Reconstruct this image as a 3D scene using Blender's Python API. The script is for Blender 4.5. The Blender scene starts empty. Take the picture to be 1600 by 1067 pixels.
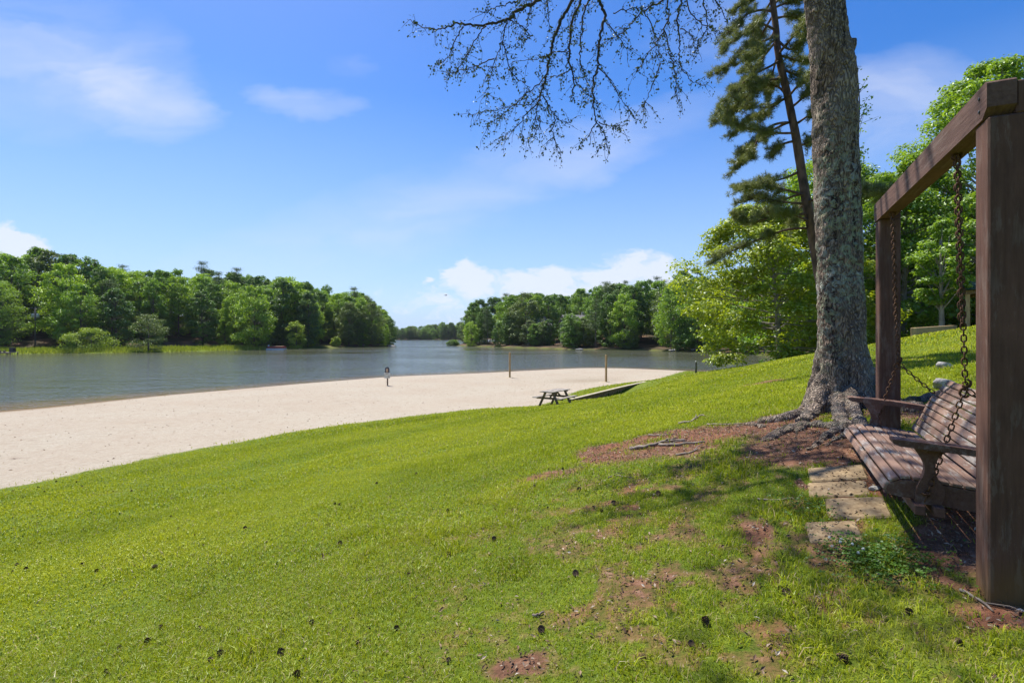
import bpy, bmesh, math, random
import numpy as np
from mathutils import Vector, Matrix

R = math.radians
rng = np.random.default_rng(7)
random.seed(7)
SC = bpy.context.scene
COL = SC.collection
EYE = 4.2            # camera height above the lake surface
HY = 525.0           # row of the horizon in the 1600 px photograph
F = 800.0            # focal length in the same pixels

def P(px, py, d):    # photograph position and a distance -> a point in the place
    return np.array([(px - 800) / F * d, d, EYE + (HY - py) / F * d])

# ------------------------------------------------------------------ noise
def _hash(ix, iy, s):
    h = (ix.astype(np.int64) * 374761393 + iy.astype(np.int64) * 668265263 + s * 974711) & 0x7fffffff
    h = ((h ^ (h >> 13)) * 1274126177) & 0x7fffffff
    h = h ^ (h >> 16)
    return (h & 0xffff) / 65535.0
def vnoise(x, y, s=0):
    x = np.asarray(x, float); y = np.asarray(y, float)
    ix = np.floor(x); iy = np.floor(y); fx = x - ix; fy = y - iy
    fx = fx * fx * (3 - 2 * fx); fy = fy * fy * (3 - 2 * fy)
    a = _hash(ix, iy, s); b = _hash(ix + 1, iy, s); c = _hash(ix, iy + 1, s); d = _hash(ix + 1, iy + 1, s)
    return (a * (1 - fx) + b * fx) * (1 - fy) + (c * (1 - fx) + d * fx) * fy
def fbm(x, y, s=0, o=4):
    t = 0; a = .5; n = 0
    for k in range(o):
        t = t + a * vnoise(x * 2 ** k, y * 2 ** k, s + k); n += a; a *= .5
    return t / n
def sstep(a, b, x):
    t = np.clip((x - a) / (b - a), 0, 1); return t * t * (3 - 2 * t)

# ------------------------------------------------------------------ terrain
LAKE = np.array([(-260, -10), (-90, 8), (-45, 20), (-28.7, 28.7), (-25, 36), (-19, 44.8), (-12.8, 52.5), (0, 61), (8.4, 66.5),
    (15, 66), (19.4, 63), (24, 59.5), (31, 55), (38, 57), (46, 67), (54, 90), (55, 112), (52, 120), (47, 134), (38, 153), (20, 160), (-2, 187),
    (-27, 224), (-22, 300), (0, 420), (20, 560), (-180, 575), (-160, 540), (-110, 420), (-76, 300), (-53, 235), (-48.6, 210),
    (-76, 160), (-97, 129), (-120, 120), (-200, 100), (-260, 95)], float)
def poly_sd(poly, x, y):          # signed distance, negative inside
    x = np.asarray(x, float); y = np.asarray(y, float)
    best = np.full(x.shape, 1e9); inside = np.zeros(x.shape, bool)
    n = len(poly)
    for i in range(n):
        x0, y0 = poly[i]; x1, y1 = poly[(i + 1) % n]
        dx, dy = x1 - x0, y1 - y0
        t = np.clip(((x - x0) * dx + (y - y0) * dy) / (dx * dx + dy * dy), 0, 1)
        best = np.minimum(best, (x - x0 - t * dx) ** 2 + (y - y0 - t * dy) ** 2)
        c = ((y0 > y) != (y1 > y))
        with np.errstate(divide='ignore', invalid='ignore'):
            xi = (x1 - x0) * (y - y0) / (y1 - y0 if y1 != y0 else 1e-9) + x0
        inside ^= (c & (x < xi))
    d = np.sqrt(best)
    return np.where(inside, -d, d)

CTL = []
def cz(x, y, z): CTL.append((x, y, z))
def cp(px, py, d):
    q = P(px, py, d); CTL.append(tuple(q))
cz(0, .3, 2.82); cz(0, 2.0, 2.76); cz(-2.2, 2.1, 2.48); cz(1.4, 2.0, 2.96)
cz(2.09, 2.18, 3.10); cz(3.0, 4.08, 3.46); cz(3.5, 5.5, 3.42); cz(2.1, 3.5, 3.2); cz(3.6, 3.0, 3.5)
cz(1.2, 5.0, 2.98); cz(0, 5.5, 2.65)
cz(5.2, 6.3, 3.72)
cp(1200, 568, 30); cp(1275, 553, 25); cp(1400, 535, 20); cp(1470, 521, 18); cp(1540, 509, 16.5); cp(1600, 500, 15); cp(1130, 578, 38)
cp(1087, 590, 44); cp(1470, 574, 9.5)
for px, py, d in ((0, 765, 11.3), (240, 715, 14.3), (500, 668, 19.5), (760, 638, 25.3), (840, 634, 26.5), (905, 610, 35), (1000, 597, 42.7), (1060, 583, 55)):
    cp(px, py, d)
cz(2.3, 26.2, .68)
for x, y in ((-90, 8), (-45, 20), (-28.7, 28.7), (-25, 36), (-19, 44.8), (-12.8, 52.5), (0, 61), (8.4, 66.5), (15, 66), (19.4, 63), (24, 59.5), (31, 55), (38, 57), (46, 67)):
    cz(x, y, 0)
for x, y in ((-50, 32), (-32, 42), (-20, 56), (0, 71), (12, 77), (24, 72), (38, 70)):
    cz(x, y, -1.2)
cz(-30, 8, .9); cz(-14, 0, 1.2); cz(-40, -15, 1.4); cz(-10, -12, 2.0); cz(6, -10, 3.5); cz(20, -8, 4.6); cz(25, 10, 4.9)
cz(22, 22, 4.2); cz(25, 30, 3.4); cz(40, 30, 3.6); cz(45, 12, 5.5); cz(35, 45, 1.9); cz(50, 50, 2.5); cz(60, 65, 2.5); cz(27, 42, 1.6); cz(70, 30, 5)
CTL = np.array(CTL)
def _phi(r2): return np.where(r2 > 1e-12, r2 * np.log(np.maximum(r2, 1e-12)) * .5, 0)
def _tps():
    n = len(CTL); X = CTL[:, :2] / 20.0
    K = _phi(((X[:, None] - X[None]) ** 2).sum(-1)) + np.eye(n) * 2e-4
    Q = np.hstack([np.ones((n, 1)), X]); A = np.zeros((n + 3, n + 3)); A[:n, :n] = K; A[:n, n:] = Q; A[n:, :n] = Q.T
    return np.linalg.solve(A, np.concatenate([CTL[:, 2], np.zeros(3)]))
TW = _tps()
def near_z(x, y):
    x = np.asarray(x, float).ravel() / 20; y = np.asarray(y, float).ravel() / 20
    n = len(CTL); z = TW[n] + TW[n + 1] * x + TW[n + 2] * y
    for i in range(n):
        z = z + TW[i] * _phi((x - CTL[i, 0] / 20) ** 2 + (y - CTL[i, 1] / 20) ** 2)
    return z
WA = np.array([3.3, 28.9]); WB = np.array([9.4, 36.0])      # low wall near the picnic table
WD = (WB - WA) / np.linalg.norm(WB - WA); WN = np.array([WD[1], -WD[0]])
def ground_z(x, y):
    x = np.asarray(x, float); sh = x.shape; x = x.ravel(); y = np.asarray(y, float).ravel()
    sd = poly_sd(LAKE, x, y)
    land = .35 * sstep(0, 2.5, sd) + .055 * np.clip(sd, 0, 14) + .16 * np.clip(sd - 14, 0, 75) + (fbm(x / 30, y / 30, 3) - .5) * sstep(5, 40, sd) * 6
    land = np.where(y > 400, .35 * sstep(0, 4, sd) + .03 * np.clip(sd, 0, 200), land)
    zf = np.where(sd > 0, land, np.maximum(sd * .12, -1.5))
    w = sstep(74, 96, y) if True else 0
    w = np.maximum(w, sstep(60, 100, np.abs(x - 5)))
    w = np.maximum(w, sstep(25, 60, -y))
    zn = near_z(np.clip(x, -110, 110), np.clip(y, -70, 110))
    zn = zn + (fbm(x * .9, y * .9, 11, 3) - .5) * .05 * sstep(20, 4, np.hypot(x, y))
    z = zn * (1 - w) + zf * w
    # sunken strip in front of the low wall
    ax = (x - WA[0]) * WD[0] + (y - WA[1]) * WD[1]; ay = (x - WA[0]) * WN[0] + (y - WA[1]) * WN[1]
    z = z - .50 * sstep(-.05, .05, ay) * sstep(4.2, 1.4, ay) * sstep(-1.0, .3, ax) * sstep(9.4, 4, ax)
    return z.reshape(sh)
def gz(x, y): return float(ground_z(np.array([x]), np.array([y]))[0])
def pg(px, py, dmax=120):       # where the line of sight through a photo position meets the ground
    d = np.concatenate([np.arange(1.0, 30, .02), np.arange(30, dmax, .1)])
    x = (px - 800) / F * d; z = EYE + (HY - py) / F * d
    k = np.argmax(ground_z(x, d) > z)
    return np.array([x[k], d[k], ground_z(x[k:k + 1], d[k:k + 1])[0]])

SAND = np.array([(-60, -6), (-30, 0), (-11.3, 11.3), (-10, 14.3), (-7.3, 19.5), (-1.3, 25.3), (1.3, 26.6), (3.2, 30.5), (4.6, 35), (10.7, 42.7), (15.0, 50), (18, 55.5),
    (20.5, 60), (20.3, 66), (15, 72), (0, 70), (-20, 60), (-40, 40), (-95, 20), (-95, -6)], float)
def ell(px, py, rx, ry, s):
    q = pg(px, py); h = EYE - q[2]; d = q[1]
    return (q[0], q[1], rx * d / F * 1.0, max(ry * d * d / (F * h), .05), s)
DIRT = [ell(*a) for a in (
    (945, 708, 48, 17, 1.0), (1040, 692, 110, 22, .85), (850, 745, 55, 9, .6), (1150, 672, 110, 14, .9), (1240, 690, 75, 22, 1.0), (1320, 690, 50, 24, .9),
    (1200, 838, 42, 28, .75), (985, 848, 40, 16, .55), (1455, 775, 85, 34, 1.3), (1380, 768, 40, 22, 1.2), (1500, 800, 70, 40, 1.2), (1520, 880, 26, 44, .8),
    (1268, 766, 12, 9, 1.2), (1572, 955, 40, 30, .9), (960, 880, 26, 12, .5), (812, 1022, 40, 22, .7), (1050, 985, 30, 12, .55), (1150, 1052, 34, 9, .5),
    (1300, 990, 22, 9, .5), (1210, 655, 70, 7, .8), (1180, 600, 34, 2.0, .7), (1380, 640, 50, 22, .8), (1460, 655, 60, 18, .6), (1230, 885, 20, 12, .5), (1100, 880, 24, 9, .45),
    (870, 950, 30, 9, .4), (700, 945, 34, 8, .35), (560, 930, 30, 7, .3), (740, 830, 34, 7, .4), (1075, 740, 40, 6, .45))]
def dirt_mask(x, y):
    m = np.zeros(np.shape(x))
    wx = x + (fbm(x * 1.7, y * 1.7, 21) - .5) * .9; wy = y + (fbm(x * 1.7, y * 1.7, 33) - .5) * .9
    for cx, cy, a, b, s in DIRT:
        q = ((wx - cx) / a) ** 2 + ((wy - cy) / b) ** 2
        m = np.maximum(m, s * np.clip(1.25 - q * .62, 0, 1))
    n = fbm(x * 3.1, y * 3.1, 5)
    thin = np.exp(-((x - 1.3) / 1.9) ** 2 - ((y - 3.2) / 2.4) ** 2)
    base = sstep(.40, .66, fbm(x * 5.5, y * 5.5, 8, 3)) * thin * .62
    m = np.maximum(m, base)
    return np.clip(m * (.55 + .9 * n), 0, 1)

# ------------------------------------------------------------------ mesh building
class Acc:
    def __init__(s): s.V = []; s.Q = []; s.T = []; s.N = []; s.t = []; s.n = 0; s.sm = []
    def add(s, V, Q=None, T=None, N=None, tint=0.5, smooth=False):
        V = np.asarray(V, float).reshape(-1, 3)
        if Q is not None and len(Q): s.Q.append((np.asarray(Q, int) + s.n, smooth))
        if T is not None and len(T): s.T.append((np.asarray(T, int) + s.n, smooth))
        if N is not None:
            for f in N: s.N.append(([i + s.n for i in f], smooth))
        s.V.append(V); s.t.append(np.broadcast_to(np.asarray(tint, float), (len(V),))); s.n += len(V)
        return s
    def mesh(s, name, org=(0, 0, 0)):
        m = bpy.data.meshes.new(name)
        V = np.concatenate(s.V) - np.asarray(org, float)
        idx = []; tot = []; sm = []
        for q, b in s.Q: idx.append(q.ravel()); tot.append(np.full(len(q), 4)); sm.append(np.full(len(q), b))
        for q, b in s.T: idx.append(q.ravel()); tot.append(np.full(len(q), 3)); sm.append(np.full(len(q), b))
        for f, b in s.N: idx.append(np.array(f)); tot.append(np.array([len(f)])); sm.append(np.array([b]))
        idx = np.concatenate(idx).astype(np.int32); tot = np.concatenate(tot).astype(np.int32); sm = np.concatenate(sm).astype(bool)
        m.vertices.add(len(V)); m.vertices.foreach_set('co', V.astype(np.float32).ravel())
        m.loops.add(len(idx)); m.loops.foreach_set('vertex_index', idx)
        m.polygons.add(len(tot)); m.polygons.foreach_set('loop_start', np.concatenate([[0], np.cumsum(tot)[:-1]]).astype(np.int32))
        try: m.polygons.foreach_set('loop_total', tot)
        except Exception: pass
        m.polygons.foreach_set('use_smooth', sm)
        a = m.attributes.new('tint', 'FLOAT', 'POINT'); a.data.foreach_set('value', np.concatenate(s.t).astype(np.float32))
        m.update(calc_edges=True); m.validate()
        return m
    def build(s, name, mat, parent=None, local=False, loc=None):
        org = (0, 0, 0)
        if parent is not None and not local: org = WORLD[parent.name]
        if loc is not None: org = loc
        o = bpy.data.objects.new(name, s.mesh(name, org)); COL.objects.link(o)
        if mat: o.data.materials.append(mat)
        if parent is not None: o.parent = parent
        if loc is not None: o.location = loc
        return o
WORLD = {}
def thing(name, label, cat, loc=(0, 0, 0), rz=0, group=None):
    o = bpy.data.objects.new(name, None); COL.objects.link(o)
    o.empty_display_size = .2
    o.location = loc; o.rotation_euler = (0, 0, rz); WORLD[o.name] = tuple(loc)
    return tag(o, label, cat, group)
def tag(o, label, cat, group=None, kind=None):
    if label: o['label'] = label
    if cat: o['category'] = cat
    if group: o['group'] = group
    if kind: o['kind'] = kind
    return o
def dup(root, loc, rz, sc=(1, 1, 1), label=None, group=None, mats=None):
    r = root.copy(); COL.objects.link(r); r.location = loc; r.rotation_euler = (0, 0, rz); r.scale = sc
    if label: r['label'] = label
    if group: r['group'] = group
    for ch in list(root.children):
        c = ch.copy(); COL.objects.link(c); c.parent = r
        for g in ch.children:
            d = g.copy(); COL.objects.link(d); d.parent = c
    return r

def bevel_box(sx, sy, sz, bv=.006, seg=1):
    bm = bmesh.new(); bmesh.ops.create_cube(bm, size=1)
    for v in bm.verts: v.co = Vector((v.co.x * sx, v.co.y * sy, v.co.z * sz))
    if bv: bmesh.ops.bevel(bm, geom=bm.edges[:], offset=bv, segments=seg, affect='EDGES')
    V = np.array([v.co[:] for v in bm.verts]); Fc = [[v.index for v in f.verts] for f in bm.faces]
    bm.free(); return V, Fc
def rotz(a):
    c, s = math.cos(a), math.sin(a); return np.array([[c, -s, 0], [s, c, 0], [0, 0, 1.]])
def rotx(a):
    c, s = math.cos(a), math.sin(a); return np.array([[1, 0, 0], [0, c, -s], [0, s, c.real]])
def roty(a):
    c, s = math.cos(a), math.sin(a); return np.array([[c, 0, s], [0, 1, 0], [-s, 0, c]])
def box(acc, c, size, M=None, bv=.006, tint=.5):
    V, Fc = bevel_box(*size, bv=min(bv, min(size) * .4))
    if M is not None: V = V @ np.asarray(M).T
    acc.add(V + np.asarray(c, float), N=Fc, tint=tint); return acc
def beam(acc, a, b, w, h, bv=.006, up=(0, 0, 1), tint=.5):      # squared timber between two points
    a = np.asarray(a, float); b = np.asarray(b, float); d = b - a; L = np.linalg.norm(d); d /= L
    y = np.cross(up, d); y /= np.linalg.norm(y); z = np.cross(d, y)
    return box(acc, (a + b) / 2, (L, w, h), np.array([d, y, z]).T, bv, tint)
def tube(acc, pts, rad, sides=8, cap=True, tint=.5, noise=0, closed=False):
    pts = np.asarray(pts, float); n = len(pts); rad = np.broadcast_to(np.asarray(rad, float), (n,))
    tg = np.gradient(pts, axis=0); tg /= np.linalg.norm(tg, axis=1)[:, None] + 1e-12
    ref = np.array([0, 0, 1.]) if abs(tg[0][2]) < .8 else np.array([1., 0, 0])
    u = np.cross(tg[0], ref); u /= np.linalg.norm(u)
    V = []
    for i in range(n):
        u = u - tg[i] * np.dot(u, tg[i]); u /= np.linalg.norm(u) + 1e-12; v = np.cross(tg[i], u)
        a = np.arange(sides) / sides * 2 * math.pi
        r = rad[i] * (1 + (noise * rng.uniform(-1, 1, sides) if noise else 0))
        V.append(pts[i] + (np.cos(a) * r)[:, None] * u + (np.sin(a) * r)[:, None] * v)
    V = np.concatenate(V); k = np.arange(sides); Q = []
    for i in range(n - 1):
        Q.append(np.stack([i * sides + k, i * sides + (k + 1) % sides, (i + 1) * sides + (k + 1) % sides, (i + 1) * sides + k], 1))
    acc.add(V, Q=np.concatenate(Q), N=[list(range(sides))[::-1], list(range((n - 1) * sides, n * sides))] if cap else None, tint=tint, smooth=True)
    return acc
def prism(acc, prof, a, b, axis='x', tint=.5):       # a closed profile (y,z) swept from x=a to x=b
    n = len(prof); pr = np.asarray(prof, float)
    V = np.concatenate([np.column_stack([np.full(n, a), pr]), np.column_stack([np.full(n, b), pr])])
    k = np.arange(n)
    acc.add(V, Q=np.stack([k, (k + 1) % n, n + (k + 1) % n, n + k], 1), N=[list(range(n))[::-1], list(range(n, 2 * n))], tint=tint)
    return acc
def smooth_path(p, n=6):
    p = np.asarray(p, float); out = []
    for i in range(len(p) - 1):
        p0 = p[max(i - 1, 0)]; p1 = p[i]; p2 = p[i + 1]; p3 = p[min(i + 2, len(p) - 1)]
        for t in np.arange(n) / n:
            out.append(.5 * (2 * p1 + (p2 - p0) * t + (2 * p0 - 5 * p1 + 4 * p2 - p3) * t * t + (3 * p1 - p0 - 3 * p2 + p3) * t ** 3))
    out.append(p[-1]); return np.array(out)
def unit(v): return v / (np.linalg.norm(v, axis=-1, keepdims=True) + 1e-12)
def leaves(acc, C, N, size, aspect=.6, fold=.18, r=rng):     # one folded leaf blade at every centre
    n = len(C); N = unit(N); a = unit(np.cross(N, r.normal(size=(n, 3)))); b = np.cross(N, a)
    s = np.broadcast_to(size, (n,))[:, None]
    V = np.stack([C - a * s * .5, C + b * s * .5 * aspect + N * s * fold, C + a * s * .5, C - b * s * .5 * aspect + N * s * fold], 1)
    k = np.arange(n)[:, None] * 4
    acc.add(V.reshape(-1, 3), Q=k + np.array([[0, 1, 2, 3]]), tint=np.repeat(r.random(n), 4))
    return acc
def inst_lumps(V, amp, f, s):
    return V

# ------------------------------------------------------------------ materials
def new_mat(name):
    m = bpy.data.materials.new(name); m.use_nodes = True
    nt = m.node_tree; nt.nodes.clear(); o = nt.nodes.new('ShaderNodeOutputMaterial')
    return m, nt, o
def nd(nt, typ, ins=None, **kw):
    n = nt.nodes.new(typ)
    for k, v in kw.items(): setattr(n, k, v)
    if ins:
        for k, v in ins.items():
            if isinstance(v, bpy.types.NodeSocket): nt.links.new(v, n.inputs[k])
            else: n.inputs[k].default_value = v
    return n
def c4(c): return (c[0], c[1], c[2], 1)
def ramp(nt, fac, stops):
    n = nt.nodes.new('ShaderNodeValToRGB'); nt.links.new(fac, n.inputs[0])
    el = n.color_ramp.elements
    while len(el) < len(stops): el.new(.5)
    for e, (p, c) in zip(el, stops): e.position = p; e.color = c4(c) if len(c) == 3 else c
    return n.outputs[0]
def gray(nt, fac, a, b):
    return ramp(nt, fac, [(a, (0, 0, 0)), (b, (1, 1, 1))])
def mix(nt, f, a, b, mode='MIX'):
    n = nt.nodes.new('ShaderNodeMix'); n.data_type = 'RGBA'; n.blend_type = mode
    for k, v in ((0, f), (6, a), (7, b)):
        if isinstance(v, bpy.types.NodeSocket): nt.links.new(v, n.inputs[k])
        else: n.inputs[k].default_value = v if k == 0 else c4(v)
    return n.outputs[2]
def math_n(nt, op, a, b=0.0, clamp=False):
    n = nt.nodes.new('ShaderNodeMath'); n.operation = op; n.use_clamp = clamp
    for k, v in ((0, a), (1, b)):
        if isinstance(v, bpy.types.NodeSocket): nt.links.new(v, n.inputs[k])
        else: n.inputs[k].default_value = v
    return n.outputs[0]
def coords(nt, scale=(1, 1, 1), kind='Object'):
    t = nt.nodes.new('ShaderNodeTexCoord')
    m = nd(nt, 'ShaderNodeMapping', {'Vector': t.outputs[kind], 'Scale': scale}); return m.outputs[0]
def noise(nt, vec, scale, detail=4, rough=.55, dist=0):
    return nd(nt, 'ShaderNodeTexNoise', {'Vector': vec, 'Scale': scale, 'Detail': detail, 'Roughness': rough, 'Distortion': dist}).outputs[0]
def bump(nt, h, strength=.4, dist=.02, normal=None):
    n = nd(nt, 'ShaderNodeBump', {'Height': h, 'Strength': strength, 'Distance': dist})
    if normal is not None: nt.links.new(normal, n.inputs['Normal'])
    return n.outputs[0]
def principled(nt, out, col, rough=.6, normal=None, metal=0, spec=.4):
    p = nt.nodes.new('ShaderNodeBsdfPrincipled')
    for k, v in (('Base Color', col), ('Roughness', rough), ('Metallic', metal), ('Specular IOR Level', spec)):
        if isinstance(v, bpy.types.NodeSocket): nt.links.new(v, p.inputs[k])
        else: p.inputs[k].default_value = c4(v) if k == 'Base Color' else v
    if normal is not None: nt.links.new(normal, p.inputs['Normal'])
    nt.links.new(p.outputs[0], out.inputs[0]); return p
def attr(nt, name): 
    return nd(nt, 'ShaderNodeAttribute', attribute_name=name).outputs['Fac']

def leaf_mat(name, dark, mid, light, trans=.35, var=.0, gloss=.06, straw=None):
    m, nt, o = new_mat(name)
    t = attr(nt, 'tint')
    if var:
        oi = nt.nodes.new('ShaderNodeObjectInfo')
        t = math_n(nt, 'ADD', math_n(nt, 'MULTIPLY', t, 1 - var), math_n(nt, 'MULTIPLY', oi.outputs['Random'], var))
    col = ramp(nt, t, [(0, dark), (.5, mid), (1, light)] if straw is None else [(0, dark), (.45, mid), (.88, light), (.94, straw)])
    d = nd(nt, 'ShaderNodeBsdfDiffuse', {'Color': col})
    if straw is not None:
        ge = nt.nodes.new('ShaderNodeNewGeometry')
        va = nd(nt, 'ShaderNodeVectorMath', {0: ge.outputs['Normal'], 1: (.45, .45, .45)}, operation='MULTIPLY').outputs[0]
        vb = nd(nt, 'ShaderNodeVectorMath', {0: va, 1: (0, 0, .7)}, operation='ADD').outputs[0]
        nt.links.new(nd(nt, 'ShaderNodeVectorMath', {0: vb}, operation='NORMALIZE').outputs[0], d.inputs['Normal'])
    tc = mix(nt, .55, col, (min(1, light[0] * 1.3), min(1, light[1] * 1.3), light[2] * .7))
    tr = nd(nt, 'ShaderNodeBsdfTranslucent', {'Color': tc})
    a = nd(nt, 'ShaderNodeMixShader', {0: trans, 1: d.outputs[0], 2: tr.outputs[0]})
    g = nd(nt, 'ShaderNodeBsdfGlossy', {'Color': (.8, .85, .8, 1), 'Roughness': .45})
    b = nd(nt, 'ShaderNodeMixShader', {0: gloss, 1: a.outputs[0], 2: g.outputs[0]})
    nt.links.new(b.outputs[0], o.inputs[0]); return m
def plain(name, c1, c2, scale=8, rough=.7, stretch=(1, 1, 1), bs=.3, bd=.01, metal=0, spec=.4, lo=.35, hi=.65, detail=6):
    m, nt, o = new_mat(name); v = coords(nt, stretch)
    n = noise(nt, v, scale, detail)
    principled(nt, o, ramp(nt, n, [(lo, c1), (hi, c2)]), rough, bump(nt, n, bs, bd), metal, spec); return m

M = {}
M['far_a'] = leaf_mat('foliage_mid', (.045, .125, .010), (.12, .245, .014), (.25, .40, .02), .42, .6)
M['far_b'] = leaf_mat('foliage_bright', (.085, .18, .008), (.20, .345, .013), (.35, .50, .025), .45, .55)
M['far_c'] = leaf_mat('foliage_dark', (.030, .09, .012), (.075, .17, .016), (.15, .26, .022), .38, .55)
M['far_d'] = leaf_mat('foliage_olive', (.06, .105, .022), (.115, .17, .032), (.19, .25, .05), .35, .3)
M['far_p'] = leaf_mat('foliage_pine', (.035, .075, .018), (.075, .13, .028), (.13, .19, .045), .25, .4)
M['maple'] = leaf_mat('foliage_maple', (.09, .17, .010), (.18, .31, .018), (.30, .44, .03), .45, 0)
M['yellow'] = leaf_mat('foliage_yellow', (.11, .17, .008), (.25, .33, .012), (.42, .48, .02), .45, 0)
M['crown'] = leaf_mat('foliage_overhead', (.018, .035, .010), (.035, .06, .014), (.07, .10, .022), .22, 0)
M['needle'] = leaf_mat('pine_needles', (.065, .095, .026), (.145, .175, .048), (.26, .27, .095), .3, 0)
M['bush'] = leaf_mat('foliage_bush', (.12, .20, .010), (.24, .36, .015), (.38, .47, .03), .35, 0)
M['bark_far'] = plain('bark_far', (.06, .045, .035), (.16, .13, .10), 2, .9)
M['bark_grey'] = plain('bark_grey', (.16, .14, .115), (.34, .30, .25), 5, .9, (1, 1, .3))
M['bark_pine'] = plain('bark_pine', (.05, .03, .024), (.17, .10, .075), 9, .9, (1, 1, .35), .8, .03)
M['twig'] = plain('twig_bark', (.035, .026, .022), (.08, .06, .05), 12, .9)

def bark_main():
    m, nt, o = new_mat('bark_lichen')
    v = coords(nt, (1, 1, .34)); v2 = coords(nt)
    vo = nd(nt, 'ShaderNodeTexVoronoi', {'Vector': nd(nt, 'ShaderNodeVectorMath', {0: v, 1: nd(nt, 'ShaderNodeTexNoise', {'Vector': v, 'Scale': 6., 'Detail': 4.}).outputs['Color']}, operation='ADD').outputs[0], 'Scale': 12.}, feature='DISTANCE_TO_EDGE')
    crack = gray(nt, vo.outputs['Distance'], .0, .28)
    n1 = noise(nt, v, 26, 8, .65)
    h = math_n(nt, 'ADD', math_n(nt, 'MULTIPLY', crack, .6), math_n(nt, 'MULTIPLY', n1, .75))
    fw = noise(nt, coords(nt, (1, 1, .10)), 11, 4, .6, .5)
    h = math_n(nt, 'ADD', h, math_n(nt, 'MULTIPLY', gray(nt, fw, .34, .50), .35)); h = math_n(nt, 'SUBTRACT', h, .22)
    base = ramp(nt, h, [(.22, (.030, .020, .015)), (.55, (.185, .138, .108)), (.95, (.42, .325, .245))])
    red = noise(nt, v2, 2.2, 3)
    base = mix(nt, math_n(nt, 'MULTIPLY', gray(nt, red, .48, .68), .7), base, mix(nt, 1.0, base, (.62, .5, .42), 'MULTIPLY'))
    # lichen: scattered pale crusts with an outline of their own
    big = gray(nt, noise(nt, v2, 1.5, 3), .34, .50)
    sp = gray(nt, noise(nt, v2, 17, 6, .66, .5), .49, .53)
    sep = nd(nt, 'ShaderNodeSeparateXYZ', {0: v2})
    hz = gray(nt, math_n(nt, 'MULTIPLY', math_n(nt, 'ADD', sep.outputs[2], -.3), .35), .0, .25)
    hi = math_n(nt, 'SUBTRACT', 1, gray(nt, math_n(nt, 'MULTIPLY', sep.outputs[2], .2), .44, .68))
    msk = math_n(nt, 'MULTIPLY', math_n(nt, 'MULTIPLY', big, sp), math_n(nt, 'MULTIPLY', math_n(nt, 'ADD', math_n(nt, 'MULTIPLY', hz, .75), .25), hi))
    lc = ramp(nt, noise(nt, v2, 3, 2), [(.4, (.54, .54, .49)), (.58, (.44, .46, .29))])
    col = mix(nt, math_n(nt, 'MULTIPLY', msk, .85), base, lc)
    moss = gray(nt, noise(nt, v2, 4, 4), .6, .7)
    low = math_n(nt, 'SUBTRACT', 1, gray(nt, sep.outputs[2], .1, .6))
    col = mix(nt, math_n(nt, 'MULTIPLY', math_n(nt, 'MULTIPLY', moss, low), .7), col, (.06, .085, .02))
    h2 = math_n(nt, 'ADD', h, math_n(nt, 'MULTIPLY', msk, .25))
    principled(nt, o, col, .92, bump(nt, h2, 1.0, .045), 0, .2); return m
M['bark'] = bark_main()

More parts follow.
